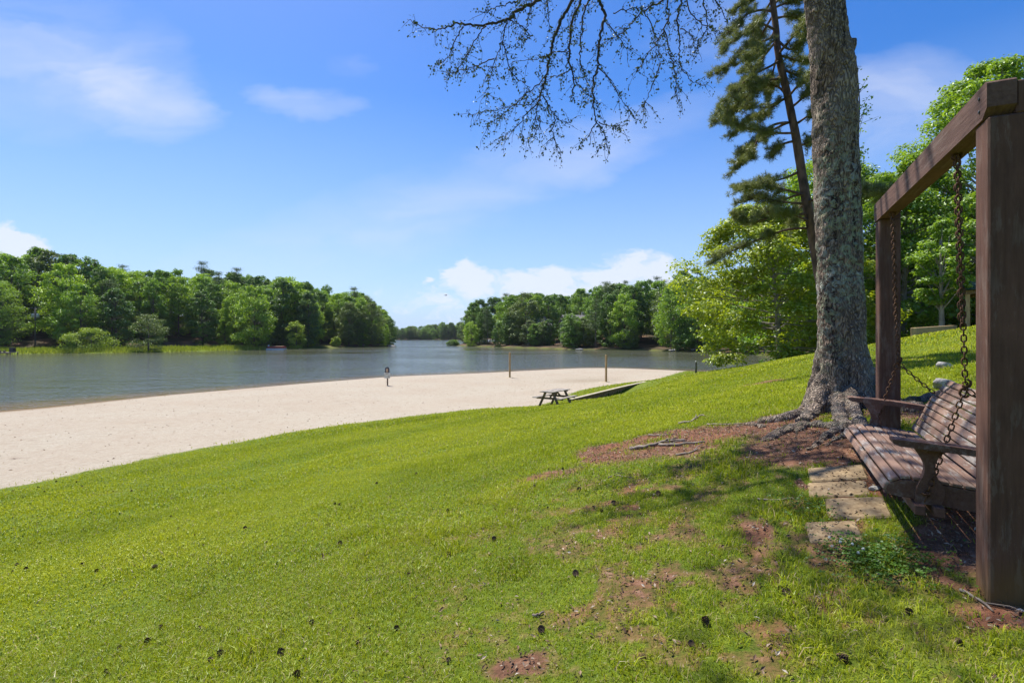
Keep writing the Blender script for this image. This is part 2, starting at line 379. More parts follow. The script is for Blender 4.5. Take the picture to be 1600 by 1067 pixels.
def ground_mat():
    m, nt, o = new_mat('ground_soil_grass_sand')
    v = coords(nt)
    dirt = attr(nt, 'dirt'); sand = attr(nt, 'sand'); wood = attr(nt, 'wood'); mead = attr(nt, 'meadow')
    n1 = noise(nt, v, 1.2, 6, .6); n2 = noise(nt, v, 14, 6, .65); n3 = noise(nt, v, 90, 4, .6); nb = noise(nt, v, .22, 4, .55)
    g = ramp(nt, n2, [(.3, (.055, .075, .010)), (.5, (.13, .17, .012)), (.72, (.24, .27, .03))])
    g = mix(nt, gray(nt, nb, .35, .65), g, mix(nt, .5, g, (.09, .16, .012)))
    g = mix(nt, math_n(nt, 'MULTIPLY', gray(nt, n1, .55, .75), .5), g, (.24, .22, .05))
    g = mix(nt, math_n(nt, 'MULTIPLY', gray(nt, n3, .3, .7), .35), g, (.05, .075, .01))
    soil = ramp(nt, n2, [(.3, (.075, .037, .022)), (.55, (.195, .098, .058)), (.75, (.32, .21, .14))])
    soil = mix(nt, math_n(nt, 'MULTIPLY', gray(nt, n1, .45, .65), .55), soil, (.255, .095, .048))
    f = math_n(nt, 'ADD', dirt, math_n(nt, 'MULTIPLY', math_n(nt, 'SUBTRACT', n2, .5), 1.3))
    c = mix(nt, gray(nt, f, .2, .75), g, soil)
    s = ramp(nt, n2, [(.25, (.255, .205, .145)), (.5, (.385, .335, .26)), (.75, (.46, .41, .335))])
    s = mix(nt, gray(nt, nb, .4, .7), s, mix(nt, .5, s, (.34, .265, .195)))
    dk = gray(nt, noise(nt, coords(nt, (.7, 1.6, 1)), 1.3, 8, .78), .60, .68)
    s = mix(nt, math_n(nt, 'MULTIPLY', gray(nt, noise(nt, v, 3.5, 6, .7), .5, .62), .30), s, (.27, .20, .14))
    s = mix(nt, math_n(nt, 'MULTIPLY', dk, .55), s, (.15, .11, .08))
    sf = math_n(nt, 'ADD', sand, math_n(nt, 'MULTIPLY', math_n(nt, 'SUBTRACT', n1, .5), .7))
    wet = attr(nt, 'wet')
    s = mix(nt, wet, s, (.13, .08, .028))
    c = mix(nt, gray(nt, sf, .45, .6), c, s)
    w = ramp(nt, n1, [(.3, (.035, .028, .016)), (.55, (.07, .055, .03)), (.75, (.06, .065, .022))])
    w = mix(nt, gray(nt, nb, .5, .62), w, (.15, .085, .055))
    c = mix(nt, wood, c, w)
    me = ramp(nt, noise(nt, v, .7, 6), [(.3, (.12, .18, .015)), (.55, (.22, .28, .02)), (.75, (.30, .32, .04))])
    c = mix(nt, mead, c, me)
    h = math_n(nt, 'ADD', n2, math_n(nt, 'MULTIPLY', n3, .5))
    h = math_n(nt, 'ADD', h, math_n(nt, 'MULTIPLY', noise(nt, v, 3.2, 4, .6), 1.6))
    principled(nt, o, c, .95, bump(nt, h, .8, .04), 0, .15); return m
M['ground'] = ground_mat()

def water_mat():
    m, nt, o = new_mat('lake_water')
    v = coords(nt)
    v1 = coords(nt, (.75, 1.25, 1)); 
    a = noise(nt, v1, 1.6, 3, .5, .3); b = noise(nt, v1, .35, 2, .5); c = noise(nt, v1, 6, 2, .5)
    h = math_n(nt, 'ADD', math_n(nt, 'ADD', math_n(nt, 'MULTIPLY', a, 1.0), math_n(nt, 'MULTIPLY', b, 1.2)), math_n(nt, 'MULTIPLY', c, .22))
    shal = attr(nt, 'shallow')
    big = gray(nt, noise(nt, coords(nt, (.02, .035, 1)), 1, 3), .35, .65)
    col = mix(nt, shal, (.095, .098, .062), (.18, .12, .04))
    st = math_n(nt, 'ADD', math_n(nt, 'MULTIPLY', big, .62), .10)
    bm = nd(nt, 'ShaderNodeBump', {'Height': h, 'Strength': st, 'Distance': .40})
    p = principled(nt, o, col, .07, bm.outputs[0], 0, .5); p.inputs['IOR'].default_value = 1.33; return m
M['water'] = water_mat()

def paint_wood(name, c1, c2, ax, peel=0, stain=False):
    m, nt, o = new_mat(name)
    st = {'x': (.08, 1, 1), 'z': (1, 1, .08)}[ax]
    v = coords(nt, st); vv = coords(nt)
    g = noise(nt, v, 55, 6, .65); w = noise(nt, vv, 3.5, 5)
    col = ramp(nt, g, [(.3, c1), (.7, c2)])
    col = mix(nt, math_n(nt, 'MULTIPLY', gray(nt, w, .45, .7), .5), col, (c2[0] * 1.45, c2[1] * 1.35, c2[2] * 1.35))
    if peel:
        pz = noise(nt, coords(nt, {'x': (.22, 1, 1), 'z': (1, 1, .22)}[ax]), 24, 7, .7)
        pm = math_n(nt, 'MULTIPLY', gray(nt, pz, .50, .56), gray(nt, noise(nt, vv, 4.5, 4), .40, .56))
        tone = ramp(nt, g, [(.35, (.22, .195, .165)), (.65, (.46, .43, .385))])
        col = mix(nt, math_n(nt, 'MULTIPLY', pm, peel), col, tone)
    tt = attr(nt, 'tint')
    col = mix(nt, 1.0, col, ramp(nt, tt, [(0, (.72, .72, .72)), (1, (1.25, 1.22, 1.2))]), 'MULTIPLY')
    if stain:
        sep = nd(nt, 'ShaderNodeSeparateXYZ', {0: vv})
        e = math_n(nt, 'ADD', sep.outputs[2], math_n(nt, 'MULTIPLY', w, .25))
        f = math_n(nt, 'SUBTRACT', 1, gray(nt, e, .24, .42))
        col = mix(nt, math_n(nt, 'MULTIPLY', f, .55), col, (.20, .115, .03))
        cr = gray(nt, noise(nt, coords(nt, (1, 1, .03)), 34, 3), .70, .74)
        col = mix(nt, math_n(nt, 'MULTIPLY', cr, .7), col, (.012, .008, .007))
    principled(nt, o, col, .82, bump(nt, g, .5, .008), 0, .15); return m
M['post'] = paint_wood('brown_stained_post', (.086, .044, .032), (.134, .072, .052), 'z', .12, True)
M['beam'] = paint_wood('brown_stained_beam', (.092, .051, .040), (.160, .096, .076), 'x', .12)
M['slat'] = paint_wood('peeling_brown_slats', (.145, .088, .064), (.245, .162, .122), 'x', .8)
M['bench'] = paint_wood('brown_bench_wood', (.095, .051, .036), (.155, .088, .064), 'x', .25)
M['rust'] = plain('rusty_chain', (.05, .022, .012), (.17, .085, .04), 60, .75, metal=.35, bs=.4, bd=.002)
M['slab'] = plain('paving_slab', (.185, .12, .058), (.37, .27, .15), 30, .95, bs=.6, bd=.006, lo=.3, hi=.7, detail=9)
M['rock'] = plain('pale_rock', (.22, .20, .18), (.50, .48, .45), 6, .9, bs=.6, bd=.02)
M['grey_wood'] = plain('weathered_grey_wood', (.17, .145, .12), (.36, .32, .27), 14, .85, (.3, 1, 1), .4, .01)
M['brown_wood'] = plain('weathered_brown_wood', (.12, .08, .052), (.26, .18, .12), 14, .85, (1, 1, .4), .4, .01)
M['tan_post'] = plain('tan_timber', (.30, .20, .09), (.46, .33, .16), 10, .85, (1, 1, .2))
M['dark_post'] = plain('grey_bollard_wood', (.06, .06, .055), (.17, .165, .15), 10, .85, (1, 1, .2))
M['cap'] = plain('pale_timber_cap', (.33, .28, .19), (.48, .42, .31), 5, .9)
M['wall_face'] = plain('brown_timber_wall', (.12, .08, .062), (.24, .165, .13), 6, .9, (1, 1, 2))
M['white'] = plain('white_paint', (.62, .62, .60), (.76, .76, .74), 3, .5)
M['red'] = plain('red_paint', (.28, .035, .03), (.38, .05, .045), 3, .5)
M['tan'] = plain('tan_deck', (.36, .24, .14), (.52, .38, .24), 4, .8)
M['black'] = plain('dark_plastic', (.018, .018, .018), (.04, .04, .04), 4, .6)
M['roof_grey'] = plain('grey_shingle_roof', (.13, .12, .13), (.23, .21, .22), 3, .9)
M['siding'] = plain('pale_siding', (.25, .24, .23), (.36, .34, .33), 2, .8, (1, 1, 6))
M['dark_wall'] = plain('dark_siding', (.035, .035, .05), (.07, .07, .09), 2, .7, (1, 1, 6))
M['green_roof'] = plain('green_metal_roof', (.02, .06, .045), (.04, .10, .075), 4, .5)
M['glass'] = plain('window_glass', (.01, .012, .015), (.03, .035, .04), 1, .1, spec=.8)
M['steel'] = plain('galvanised_grey', (.42, .43, .44), (.58, .59, .60), 3, .5, metal=.3)
M['pole'] = plain('utility_pole_wood', (.10, .095, .09), (.20, .19, .18), 3, .9, (1, 1, .2))
M['cone'] = plain('pine_cone', (.06, .036, .024), (.17, .105, .065), 40, .9)
M['litter'] = plain('dry_leaf', (.12, .065, .03), (.33, .22, .12), 5, .85)
M['stick'] = plain('dead_branch', (.11, .085, .065), (.28, .23, .185), 12, .9)
M['clay'] = plain('red_clay_block', (.20, .16, .13), (.36, .31, .26), 14, .95)
M['grass'] = leaf_mat('grass_blades', (.085, .145, .006), (.235, .315, .007), (.43, .46, .025), .38, 0, .03, (.42, .33, .17))
M['shoregrass'] = leaf_mat('shore_grass_blades', (.12, .18, .012), (.22, .29, .02), (.33, .36, .05), .35, 0, .03)
M['clover'] = leaf_mat('clover_leaves', (.04, .10, .010), (.07, .15, .014), (.12, .21, .025), .3, 0, .03)
M['petal'] = plain('white_petal', (.6, .6, .55), (.75, .75, .7), 3, .7)

# ------------------------------------------------------------------ camera, light, sky
cam = bpy.data.cameras.new('camera'); co = bpy.data.objects.new('camera', cam); COL.objects.link(co)
co.location = (0, 0, EYE); co.rotation_euler = (R(90), 0, 0)
cam.sensor_width = 36; cam.lens = 18; cam.shift_y = -(533.5 - HY) / 1600.0; cam.clip_start = .05; cam.clip_end = 5000
SC.camera = co
SUN_EL, SUN_AZ = R(62), R(-36)         # azimuth from straight ahead, minus = to the left
sd_ = Vector((math.sin(SUN_AZ) * math.cos(SUN_EL), math.cos(SUN_AZ) * math.cos(SUN_EL), math.sin(SUN_EL)))
sun = bpy.data.lights.new('sun', 'SUN'); sun.energy = 3.3; sun.angle = R(.6); sun.color = (1, .955, .87)
so = bpy.data.objects.new('sun', sun); COL.objects.link(so); so.location = (0, 0, 60); so.rotation_euler = sd_.to_track_quat('Z', 'Y').to_euler()

def make_world():
    w = bpy.data.worlds.new('World'); SC.world = w; w.use_nodes = True; nt = w.node_tree; nt.nodes.clear()
    out = nt.nodes.new('ShaderNodeOutputWorld')
    sky = nt.nodes.new('ShaderNodeTexSky'); sky.sky_type = 'NISHITA'; sky.sun_disc = False
    sky.sun_elevation = SUN_EL; sky.sun_rotation = SUN_AZ; sky.air_density = 1.0; sky.dust_density = .6; sky.ozone_density = 2.0; sky.altitude = 200
    tc = nt.nodes.new('ShaderNodeTexCoord')
    sep = nd(nt, 'ShaderNodeSeparateXYZ', {0: tc.outputs['Generated']})
    X, Y, Z = sep.outputs
    Yp = math_n(nt, 'MAXIMUM', Y, .08)
    hx = math_n(nt, 'DIVIDE', X, Yp); hz = math_n(nt, 'DIVIDE', Z, Yp)
    raw = nd(nt, 'ShaderNodeCombineXYZ', {0: hx, 1: math_n(nt, 'MULTIPLY', hz, 2.2), 2: 0.0}).outputs[0]
    wn = nd(nt, 'ShaderNodeSeparateColor', {0: nd(nt, 'ShaderNodeTexNoise', {'Vector': raw, 'Scale': 4.5, 'Detail': 6.0, 'Roughness': .6}).outputs['Color']})
    hx = math_n(nt, 'ADD', hx, math_n(nt, 'MULTIPLY', math_n(nt, 'SUBTRACT', wn.outputs[0], .5), .26)); hz = math_n(nt, 'ADD', hz, math_n(nt, 'MULTIPLY', math_n(nt, 'SUBTRACT', wn.outputs[1], .5), .085))      # tangent-plane direction towards the lake
    front = gray(nt, Y, .1, .3)
    vec = nd(nt, 'ShaderNodeCombineXYZ', {0: hx, 1: hz, 2: 0.0}).outputs[0]
    def blob(cx, cy, a, b, rot=0):
        c, s = math.cos(rot), math.sin(rot)
        dx = math_n(nt, 'SUBTRACT', hx, cx); dy = math_n(nt, 'SUBTRACT', hz, cy)
        u = math_n(nt, 'ADD', math_n(nt, 'MULTIPLY', dx, c / a), math_n(nt, 'MULTIPLY', dy, s / a))
        v = math_n(nt, 'ADD', math_n(nt, 'MULTIPLY', dx, -s / b), math_n(nt, 'MULTIPLY', dy, c / b))
        q = math_n(nt, 'ADD', math_n(nt, 'MULTIPLY', u, u), math_n(nt, 'MULTIPLY', v, v))
        return math_n(nt, 'SUBTRACT', 1.0, q, True)
    def px(x, y): return (x - 800) / F, (HY - y) / F
    mp = nd(nt, 'ShaderNodeMapping', {'Vector': vec, 'Rotation': (0, 0, R(-12)), 'Scale': (2.0, 6.5, 1)}).outputs[0]
    ci = noise(nt, mp, 1.6, 5, .5, .8)
    def add(fs):
        t = fs[0]
        for f in fs[1:]: t = math_n(nt, 'MAXIMUM', t, f)
        return t
    wis = add([math_n(nt, 'MULTIPLY', blob(*px(180, 150), .22, .085, R(-14)), 1.0), math_n(nt, 'MULTIPLY', blob(*px(60, 90), .34, .16, R(-10)), .55),
               math_n(nt, 'MULTIPLY', blob(*px(470, 158), .13, .035, R(-4)), .62), math_n(nt, 'MULTIPLY', blob(*px(540, 98), .07, .025, 0), .3),
               math_n(nt, 'MULTIPLY', blob(*px(760, 290), .62, .075, R(19)), .50), math_n(nt, 'MULTIPLY', blob(*px(1400, 160), .22, .12, R(10)), .6),
               math_n(nt, 'MULTIPLY', blob(*px(1160, 30), .2, .12, R(20)), .25), math_n(nt, 'MULTIPLY', blob(*px(560, 360), .5, .10, R(18)), .3)])
    cirrus = math_n(nt, 'MULTIPLY', math_n(nt, 'MULTIPLY', wis, gray(nt, ci, .18, .80)), 1.05)
    cu = noise(nt, nd(nt, 'ShaderNodeMapping', {'Vector': vec, 'Scale': (1, 1.5, 1)}).outputs[0], 17, 8, .62, .4)
    cb = add([math_n(nt, 'MULTIPLY', blob(*px(728, 440), .06, .055), .95), math_n(nt, 'MULTIPLY', blob(*px(672, 441), .022, .012), .8), math_n(nt, 'MULTIPLY', blob(*px(850, 446), .16, .05), .92),
              math_n(nt, 'MULTIPLY', blob(*px(980, 430), .16, .06), .92), math_n(nt, 'MULTIPLY', blob(*px(1010, 410), .08, .03), .5), math_n(nt, 'MULTIPLY', blob(*px(10, 380), .085, .06), 1.0), math_n(nt, 'MULTIPLY', blob(*px(790, 470), .3, .07), .45)])
    cum = gray(nt, math_n(nt, 'ADD', math_n(nt, 'MULTIPLY', cb, .62), math_n(nt, 'MULTIPLY', cu, 1.1)), .74, 1.1)
    cum = math_n(nt, 'MULTIPLY', cum, gray(nt, cb, .0, .12))
    hsv = nd(nt, 'ShaderNodeHueSaturation', {'Hue': .512, 'Saturation': 1.42, 'Value': .98, 'Color': sky.outputs[0]}).outputs[0]
    hzc = mix(nt, 1.0, hsv, (1.0, 1.0, 1.0), 'MULTIPLY')
    hf = math_n(nt, 'MULTIPLY', math_n(nt, 'SUBTRACT', 1, gray(nt, Z, 0, .42)), .88)
    c = mix(nt, hf, hzc, (2.55, 3.6, 5.6))
    c = mix(nt, math_n(nt, 'MULTIPLY', cirrus, front), c, (4.4, 4.7, 5.6))
    c = mix(nt, math_n(nt, 'MULTIPLY', math_n(nt, 'MULTIPLY', cum, front), .8), c, (4.8, 5.05, 5.7))
    bg = nd(nt, 'ShaderNodeBackground', {'Color': c, 'Strength': .078})
    nt.links.new(bg.outputs[0], out.inputs[0])
make_world()
SC.view_settings.view_transform = 'Standard'; SC.view_settings.look = 'None'; SC.view_settings.exposure = 1.22; SC.view_settings.gamma = 1
SC.view_settings.use_curve_mapping = False
SC.cycles.max_bounces = 6; SC.cycles.diffuse_bounces = 3; SC.cycles.transmission_bounces = 4; SC.cycles.glossy_bounces = 3
SC.cycles.use_denoising = True; SC.cycles.sample_clamp_direct = 5; SC.cycles.sample_clamp_indirect = 3

# ------------------------------------------------------------------ ground and lake
def polar(angles, radii):
    A, Rr = np.meshgrid(angles, radii); X = np.sin(A) * Rr; Y = np.cos(A) * Rr
    na, nr = len(angles), len(radii); k = np.arange(na)
    Q = [np.stack([i * na + k, (i + 1) * na + k, (i + 1) * na + (k + 1) % na, i * na + (k + 1) % na], 1) for i in range(nr - 1)]
    return X.ravel(), Y.ravel(), np.concatenate(Q)[:, ::-1]
ang = np.concatenate([np.linspace(R(-50), R(50), 430), np.linspace(R(50), R(310), 60)[1:-1]])
rad = np.concatenate([[.02], np.geomspace(.5, 70, 520), np.geomspace(70, 900, 90)[1:]])
X, Y, Q = polar(ang, rad)
Z = ground_z(X, Y)
ga = Acc(); ga.add(np.column_stack([X, Y, Z]), Q=Q, smooth=True)
ground = ga.build('ground', M['ground']); tag(ground, 'grassy slope running down past bare soil to a pale sandy beach', 'ground', kind='structure')
def set_attr(o, n, v):
    a = o.data.attributes.new(n, 'FLOAT', 'POINT'); a.data.foreach_set('value', v.astype(np.float32))
sdl = poly_sd(LAKE, X, Y); sds = poly_sd(SAND, X, Y)
set_attr(ground, 'dirt', np.where(np.hypot(X, Y) < 40, dirt_mask(X, Y), 0))
set_attr(ground, 'sand', np.clip(.5 - sds / 1.6, 0, 1) * sstep(96, 80, Y) * sstep(90, 60, np.abs(X)))
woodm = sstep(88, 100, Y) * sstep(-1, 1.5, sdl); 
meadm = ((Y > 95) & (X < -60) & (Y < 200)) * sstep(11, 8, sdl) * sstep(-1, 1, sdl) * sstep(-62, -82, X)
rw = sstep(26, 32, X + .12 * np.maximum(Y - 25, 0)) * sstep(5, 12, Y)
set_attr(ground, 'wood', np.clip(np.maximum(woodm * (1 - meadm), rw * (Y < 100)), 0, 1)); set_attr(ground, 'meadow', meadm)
set_attr(ground, 'wet', sstep(.16, .02, Z) * (Y < 90))

rad2 = np.concatenate([np.geomspace(8, 90, 200), np.geomspace(90, 640, 60)[1:]])
X, Y, Q = polar(np.linspace(R(-80), R(80), 330), rad2)
na = 330
Q = Q.reshape(-1, na, 4)[:, :-1].reshape(-1, 4)
sdl = poly_sd(LAKE, X, Y)
la = Acc(); la.add(np.column_stack([X, Y, X * 0]), Q=Q, smooth=True)
lake = la.build('lake', M['water']); tag(lake, 'calm rippled lake water between the wooded banks', 'lake', kind='structure')
zz = ground_z(X, Y)
set_attr(lake, 'shallow', sstep(-.55, -.04, zz) * (Y < 90))

# ------------------------------------------------------------------ swing frame and swing
PHI = math.atan2(.903, .43)
SX, SY = 2.569, 3.183
u_ = np.array([.43, .903]); 
def sw(x, y):                      # swing coordinates -> ground position
    return SX + u_[0] * x - u_[1] * y, SY + u_[1] * x + u_[0] * y
fr = thing('swing_frame', 'brown timber frame of two posts and a crossbeam carrying the porch swing', 'swing frame', (SX, SY, 3.0), PHI)
E = EYE - 3.0                      # eye height in the frame's own coordinates
XN, XF = -1.108, .996
BT, BH = E + 1.068, .145
for xp in (XN, XF):
    gzp = gz(*sw(xp, 0)) - 3.0
    a = Acc(); zt = BT - BH - .002
    box(a, (xp, 0, (gzp - .35 + zt) / 2), (.14, .14, zt - gzp + .35), bv=.007)
    box(a, (xp, -.045, zt + (BH) / 2 - .006), (.14, .05, BH - .008), bv=.006)
    o = a.build('post', M['post'], fr, local=True)
a = Acc()
x0, x1 = XN - .078, XF + .082; zb, zt = BT - BH, BT
prof = [(x0, zt - .01), (x0 + .012, zt), (x1 - .012, zt), (x1, zt - .01), (x1, zb + .03), (x1 - .03, zb), (x0 + .05, zb), (x0, zb + .035)]
V = np.array([[px_, yy, pz_] for yy in (-.019, .077) for px_, pz_ in prof]); n = len(prof); k = np.arange(n)
a.add(V, Q=np.stack([k, n + k, n + (k + 1) % n, (k + 1) % n], 1), N=[list(range(n)), list(range(n, 2 * n))[::-1]])
fb = a.build('beam', M['beam'], fr, local=True)
a = Acc()
for xp in (XN, XF):
    for dz in (.045, .10):
        a = Acc(); tube(a, [(xp + .0, .0765, zb + dz), (xp, .0805, zb + dz)], .008, 8); a.build('bolt', M['black'], fb, local=True)

TILT = .048
def ch_link(acc, p, d, roll, L=.036, W=.021, r=.0036):
    d = unit(np.asarray(d, float)); ref = np.array([0, 1., 0]) if abs(d[1]) < .8 else np.array([1., 0, 0])
    s = unit(np.cross(d, ref)); t = np.cross(d, s); w = s * math.cos(roll) + t * math.sin(roll)
    pts = []
    for i in range(12):
        an = i / 12 * 2 * math.pi; cx, cy = math.cos(an), math.sin(an)
        pts.append(p + d * ((L - W) / 2 * (1 if cx > 0.01 else -1 if cx < -.01 else 0) + cx * W / 2) + w * cy * W / 2)
    pts = np.array(pts); nrm = np.cross(d, w); V = []
    for i in range(12):
        tg = unit(pts[(i + 1) % 12] - pts[i - 1]); b = np.cross(nrm, tg)
        for j in range(5):
            an = j / 5 * 2 * math.pi; V.append(pts[i] + r * (math.cos(an) * nrm + math.sin(an) * b))
    k = np.arange(5); Q = [np.stack([i * 5 + k, i * 5 + (k + 1) % 5, ((i + 1) % 12) * 5 + (k + 1) % 5, ((i + 1) % 12) * 5 + k], 1) for i in range(12)]
    acc.add(V, Q=np.concatenate(Q), smooth=True)
def chain(acc, a, b, sag=0):
    a = np.asarray(a, float); b = np.asarray(b, float); L = np.linalg.norm(b - a); n = max(2, int(L / .0285)); T = np.linspace(0, 1, n)
    pts = a + (b - a) * T[:, None]; pts[:, 2] -= sag * 4 * T * (1 - T)
    for i in range(n): 
        ch_link(acc, pts[i], pts[min(i + 1, n - 1)] - pts[max(i - 1, 0)], (i % 2) * math.pi / 2 + .3)
ps = thing('porch_swing', 'weathered brown slatted porch swing with peeling paint hanging on rusty chains', 'swing', (SX, SY, 3.0), PHI)
def tilt(acc): 
    for v in acc.V: v[:, 2] += TILT * v[:, 0]
    return acc
HL = .675
seatp = smooth_path([(.335, E - .785), (.318, E - .742), (.275, E - .715), (.20, E - .708), (.10, E - .716), (0, E - .728), (-.10, E - .738)], 8)
def along(path, s):
    d = np.concatenate([[0], np.cumsum(np.linalg.norm(np.diff(path, axis=0), axis=1))])
    q = np.array([np.interp(s, d, path[:, i]) for i in range(2)]); t = np.array([np.interp(s + .01, d, path[:, i]) - np.interp(s - .01, d, path[:, i]) for i in range(2)])
    return q, t / np.linalg.norm(t), d[-1]
def slat(acc, q, t, w, L, th=.018, dx=0):
    M3 = np.array([[1, 0, 0], [0, t[0], t[1]], [0, -t[1], t[0]]]).T
    if M3[2, 2] < 0: M3[:, 2] *= -1; M3[:, 1] *= -1
    box(acc, (dx, q[0], q[1]), (L, w, th), M3, .004, tint=rng.uniform(.15, .85))
a = Acc(); Ls = along(seatp, 0)[2]; ns = 9; pitch = Ls / ns
for i in range(ns):
    q, t, _ = along(seatp, (i + .5) * pitch); slat(a, q, t, pitch - .008, 2 * HL + rng.uniform(-.012, .012), dx=rng.uniform(-.005, .005))
tilt(a).build('seat', M['slat'], ps, local=True)
backp = smooth_path([(-.085, E - .715), (-.13, E - .62), (-.19, E - .50), (-.262, E - .40), (-.302, E - .348)], 8)
a = Acc(); Lb = along(backp, 0)[2]; nb_ = 9; pitch = Lb / nb_
for i in range(nb_):
    q, t, _ = along(backp, (i + .5) * pitch); slat(a, q, t, pitch - .006, 2 * HL + rng.uniform(-.012, .012), dx=rng.uniform(-.005, .005))
bkr = tilt(a).build('backrest', M['slat'], ps, local=True)
for xx in (-.6, 0, .6):
    a = Acc()
    off = [(p[0] - .014, p[1] - .01) for p in backp]; off2 = [(p[0] - .055, p[1] - .022) for p in backp][::-1]
    prism(a, off + off2, xx - .018, xx + .018); tilt(a).build('back_support', M['bench'], ps, local=True)
low = [(p[0], p[1] - .013) for p in seatp]
railp = low + [(-.12, E - .85), (.02, E - .845), (.18, E - .815), (.27, E - .81), (.318, E - .80)]
for xx in (-.652, 0.0, .652):
    a = Acc(); prism(a, railp, xx - .019, xx + .019); tilt(a).build('seat_rail', M['bench'], ps, local=True)
for yy in (.195, .115):
    a = Acc(); box(a, (0, yy, E - .853), (1.46, .045, .05), bv=.004); tilt(a).build('cross_rail', M['bench'], ps, local=True)
for sx in (-1, 1):
    xx = sx * .70
    a = Acc(); pr = smooth_path([(.305, E - .523), (.31, E - .507), (.28, E - .499), (.0, E - .520), (-.235, E - .552)], 5)
    prism(a, [tuple(p) for p in pr] + [(-.235, E - .582), (.0, E - .553), (.28, E - .532)], xx - .042, xx + .042)
    ar = tilt(a).build('armrest', M['bench'], ps, local=True)
    a = Acc()
    lf = smooth_path([(.205, E - .83), (.20, E - .75), (.172, E - .68), (.17, E - .62), (.215, E - .54)], 5)
    rt = smooth_path([(.085, E - .545), (.120, E - .61), (.118, E - .68), (.085, E - .75), (.10, E - .83)], 5)
    prism(a, [tuple(p) for p in lf] + [tuple(p) for p in rt], xx - sx * .026 - .018, xx - sx * .026 + .018)
    tilt(a).build('arm_support', M['bench'], ar, local=True)
for sx in (-1, 1):
    xx = sx * .674; dz = TILT * xx; a = Acc(); top = zb + .0
    chain(a, (xx, .03, top - .02), (xx, .0, E - .215 + dz)); chain(a, (xx + .022, .03, top - .02), (xx + .022, .01, E + .10 + dz))
    chain(a, (xx, .0, E - .225 + dz), (xx + sx * .022, .165, E - .80 + dz), .004); chain(a, (xx, .0, E - .225 + dz), (xx, -.245, E - .47 + dz), .01)
    # S hook, eye bolts and washer
    hk = [(xx, .008 * s1, E - .215 + dz + z1) for s1, z1 in ((-1, .03), (-2.6, .018), (-2.2, -.004), (0, -.012), (2.2, -.022), (2.6, -.046), (0, -.06), (-1.6, -.05))]
    tube(a, smooth_path(hk, 5), .006, 6)
    for q in (xx, xx + .022):
        an = np.linspace(0, 2 * math.pi, 15); tube(a, np.column_stack([q + 0 * an, .03 + .018 * np.cos(an), top - .012 + .018 * np.sin(an)]), .0045, 5)
    an = np.linspace(0, 2 * math.pi, 13); tube(a, np.column_stack([xx + sx * .022 + .017 * np.cos(an), .165 + .017 * np.sin(an), E - .775 + dz + 0 * an]), .005, 5)
    a.build('chain', M['rust'], ps, local=True)

# ------------------------------------------------------------------ stones, slabs and block round the swing
def ground_thing(px, py): q = pg(px, py); return q
for (px, py, w, d, rot, lab) in (
    (1307, 741, .33, .212, -26, 'farthest of the four tan paving slabs, grey stained, nearest the tree roots'),
    (1309, 766, .33, .212, -27, 'tan paving slab with a bare red clay patch at its left edge'),
    (1338, 796, .31, .245, -26, 'wide tan paving slab nearest the swing seat edge'),
    (1302, 833, .255, .225, -23, 'single tan paving slab set apart nearest the camera, half sunk in grass')):
    q = pg(px, py); nx = (gz(q[0] + .15, q[1]) - gz(q[0] - .15, q[1])) / .3; ny = (gz(q[0], q[1] + .15) - gz(q[0], q[1] - .15)) / .3
    a = Acc(); V, Fc = bevel_box(w, d, .06, .008); 
    V = V @ rotz(R(rot)).T; V[:, 2] += V[:, 0] * nx + V[:, 1] * ny
    a.add(V, N=Fc); o = a.build('paving_slab', M['slab']); o.location = (q[0], q[1], gz(q[0], q[1]) - .018); tag(o, lab, 'paving slab', 'tan paving slabs in front of the swing')
    SLABS = globals().setdefault('SLABS', []); SLABS.append((q[0], q[1], w, d, R(rot)))
def blob_mesh(sx, sy, sz, seed, sub=3, rough=.28):
    bm = bmesh.new(); bmesh.ops.create_icosphere(bm, subdivisions=sub, radius=1); r = random.Random(seed)
    pl = [(Vector((r.gauss(0, 1), r.gauss(0, 1), r.gauss(0, 1))).normalized(), r.uniform(.62, .9)) for _ in range(11)]
    for v in bm.verts:
        d = v.co.normalized(); k = 1.0
        for n, h in pl:
            c = d.dot(n)
            if c > 0: k = min(k, h / max(c, .01))
        k *= 1 + rough * .25 * (float(vnoise(np.array([d.x * 3 + 9]), np.array([d.y * 3 + d.z * 2 + seed]), 4)[0]) - .5)
        v.co = Vector((d.x * k * sx, d.y * k * sy, d.z * k * sz))
    V = np.array([v.co[:] for v in bm.verts]); Fc = [[v.index for v in f.verts] for f in bm.faces]; bm.free(); return V, Fc
for (px, py, sx, sy, sz, lab) in (
    (1474, 577, .13, .10, .085, 'pale rounded boulder alone on the sunny grass behind the swing'),
    (1474, 606, .13, .09, .075, 'pale grey rock at the top corner of the swing backrest'),
    (1366, 766, .036, .028, .018, 'small pale stone on red clay between slabs and swing')):
    q = pg(px, py); V, Fc = blob_mesh(sx, sy, sz, px); a = Acc(); a.add(V, N=Fc, smooth=False); o = a.build('rock', M['rock'])
    o.location = (q[0], q[1], q[2] + sz * .45); tag(o, lab, 'rock')
q = pg(1506, 800); a = Acc(); box(a, (0, 0, 0), (.30, .17, .12), bv=.012); o = a.build('stone_block', M['clay']); o.location = (q[0] + .05, q[1] + .1, gz(q[0] + .05, q[1] + .1) + .035); o.rotation_euler = (0, 0, R(-24))
tag(o, 'tan stone block lying on bare clay beneath the swing seat', 'block')

